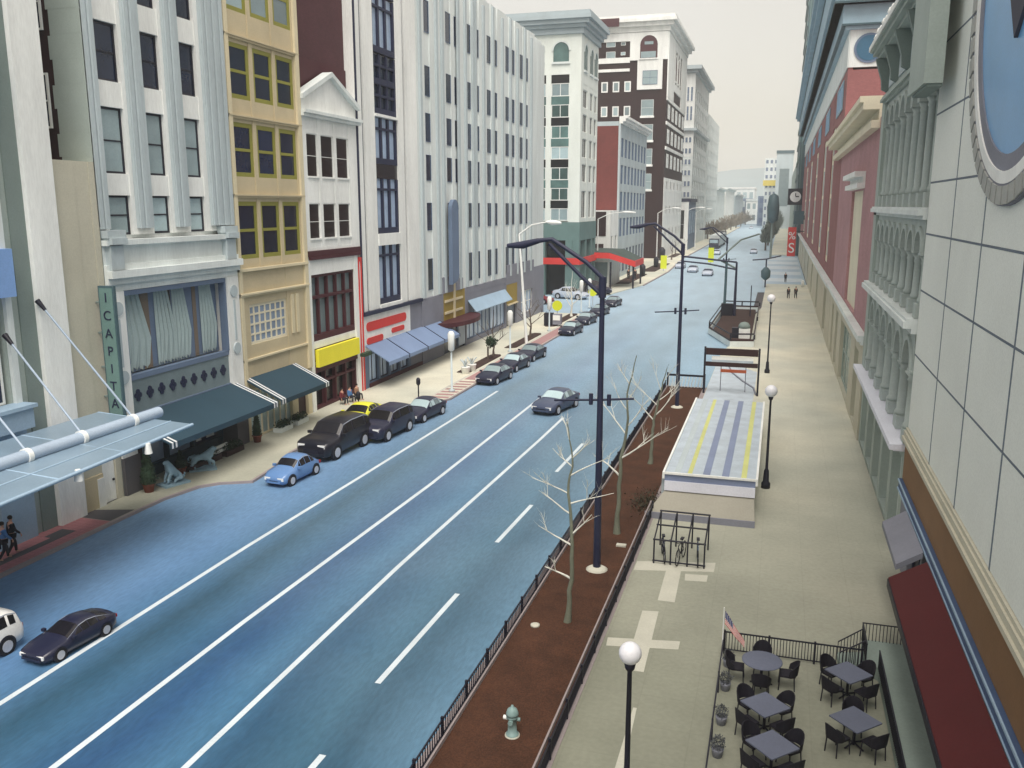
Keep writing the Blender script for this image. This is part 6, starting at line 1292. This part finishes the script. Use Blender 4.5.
for i, (x, y) in enumerate([(-24.6, 68.3), (-24.5, 69.6)]):
    t = thing('planter_tub', ['white tub with frosted plants, left of a pair by the first bed', 'white tub with frosted plants, right of a pair by the first bed'][i], 'planter', (x, y, KB)); MB().lathe([(.3, 0), (.38, .55), (.42, .6), (.34, .6)], (0, 0, 0), 12).build('tub', 'white', t); mb = MB(); rnd = random.Random(i)
    for k in range(14): a = rnd.uniform(0, 6.28); mb.tube([(0, 0, .5), (.2*math.cos(a), .2*math.sin(a), .95), (.45*math.cos(a), .45*math.sin(a), 1.2)], [.04, .04, .02], 4)
    mb.build('plant', 'bluegrey', t)
for i, (x, y) in enumerate([(-24.3, 54.2), (-25.3, 55.3)]):
    t = thing('parking_meter', ['dark parking meter beside the last dark sedan', 'dark parking meter behind the yellow car'][i], 'parking meter', (-24.5+.2*i if i == 0 else -26.5, [57.9, 52.3][i], KB), 0, 'parking meters'); MB().tube([(0, 0, 0), (0, 0, 1.1)], .05, 6).build('post', 'black', t); MB().lathe([(.08, 1.05), (.16, 1.2), (.16, 1.5), (.08, 1.62)], (0, 0, 0), 10).build('head', 'black', t)
for i, (x, y, lb) in enumerate([(-24.0, 98.8, 'lime yellow disc sign left of another near the side street'), (-24.6, 121.0, 'lime yellow disc sign at the side street corner')]):
    t = thing('disc_sign', lb, 'sign', (x-1.2 if i == 0 else x, y+4 if i == 0 else y, KB), 0, 'lime disc signs'); MB().tube([(0, 0, 0), (0, 0, 2.0)], .06, 6).build('post', 'bluegrey', t); MB().tube([(0, -.12, 2.0), (0, -.06, 2.0)], .62, 20).build('disc', 'lime', t)
for i, (x, y, h, lb) in enumerate([(-23.4, 190, 3.0, 'lime yellow banner sign at the kerb of the far left pavement'), (-15.4, 215, 3.6, 'lime yellow banner sign standing in the far street')]):
    t = thing('banner_sign', lb, 'sign', (x, y, 0), 0, 'lime banner signs'); MB().tube([(0, 0, 0), (0, 0, h+.5)], .09, 6).build('post', 'bluegrey', t); MB().box(ID, -.65, .65, -.2, -.1, .7, h+.5).build('banner', 'lime', t)
t = thing('newspaper_box', 'dark and white newspaper boxes on the pavement before the side street', 'newspaper box', (-24.9, 99.5, KB)); MB().box(ID, -1.0, 0, -.4, .4, 0, 1.5).build('box', 'black', t); MB().box(ID, .05, 1.0, -.4, .4, .2, 1.4).build('box', 'greybase', t); MB().box(ID, .1, .95, -.46, -.41, .7, 1.3).build('window', 'white', t)
for i, (x, y, s_, lb) in enumerate([(-25.8, 176, 1, 'dark upright object in the bed before the rust building'), (-28.6, 228, 1.4, 'dark kiosk against the maroon tower'), (-26.6, 202, 1, 'dark bin on the pavement before the maroon tower')]):
    t = thing('litter_bin', lb, 'bin', (x, y, KB)); MB().lathe([(.5*s_, 0), (.6*s_, 1.9*s_), (.45*s_, 2.1*s_), (.2*s_, 2.4*s_)], (0, 0, 0), 10).build('body', 'black', t)
# ---------------------------------------------------------------- right far signs
t = thing('clock_sign', 'square black sign with white clock disc projecting from the right wall', 'clock', (XR-1.8, 258, 16.2))
MB().box(ID, -2.0, 2.0, -.3, .3, -2.2, 2.2).build('case', 'black', t); f_ = MB().tube([(0, -.36, 0), (0, -.31, 0)], 1.45, 28).build('face', 'white', t); MB().box(ID, .0, .9, -.42, -.37, -.1, .2).box(ID, -.1, .12, -.42, -.37, .2, 1.0).build('hand', 'black', f_); MB().box(ID, 1.9, 2.6, -.1, .1, -.2, .2).build('bracket', 'black', t)
t = thing('red_sign', 'upright red sign with white strokes hanging at the right pavement', 'sign', (XR-2.6, 215, 2.4))
MB().box(ID, -.9, .9, -.2, .2, 0, 6.6).build('board', 'scarlet', t); text('S', t, (0, -.24, 1.8), 3.2, 'white', name='lettering'); text('%', t, (0, -.24, 4.6), 2.4, 'white', name='lettering')
MB().box(ID, .9, 2.6, -.08, .08, 5.6, 5.8).build('bracket', 'black', t)
t = thing('dark_awning_box', 'dark box above the red sign on the right wall', 'sign', (XR-1.2, 222, 9.6)); MB().box(ID, -1.1, 1.1, -.6, .6, 0, 3.0).build('case', 'tealdark', t); MB().box(ID, 1.1, 1.3, -.2, .2, 1, 2).build('bracket', 'black', t)
t = thing('white_hydrant_post', 'small white bollard at the crosswalk by the right wall', 'bollard', (4.2, 160, KB)); MB().lathe([(.25, 0), (.25, 1.0), (.1, 1.2)], (0, 0, 0), 10).build('post', 'white', t)
# ---------------------------------------------------------------- air
hz = MB().box(ID, -1500, 1500, -60, 2950, -1.5, 165).build('haze', 'white'); hz['kind'] = 'stuff'; hz.data.materials.clear()
hm = bpy.data.materials.new('haze_air'); hm.use_nodes = True; hn = hm.node_tree; hn.nodes.clear(); o_ = hn.nodes.new('ShaderNodeOutputMaterial'); pv = hn.nodes.new('ShaderNodeVolumePrincipled'); pv.inputs['Density'].default_value = .00045; pv.inputs['Color'].default_value = (.96, .97, .97, 1); pv.inputs['Anisotropy'].default_value = .2
hn.links.new(pv.outputs[0], o_.inputs['Volume']); hz.data.materials.append(hm)
scn.cycles.volume_bounces = 1
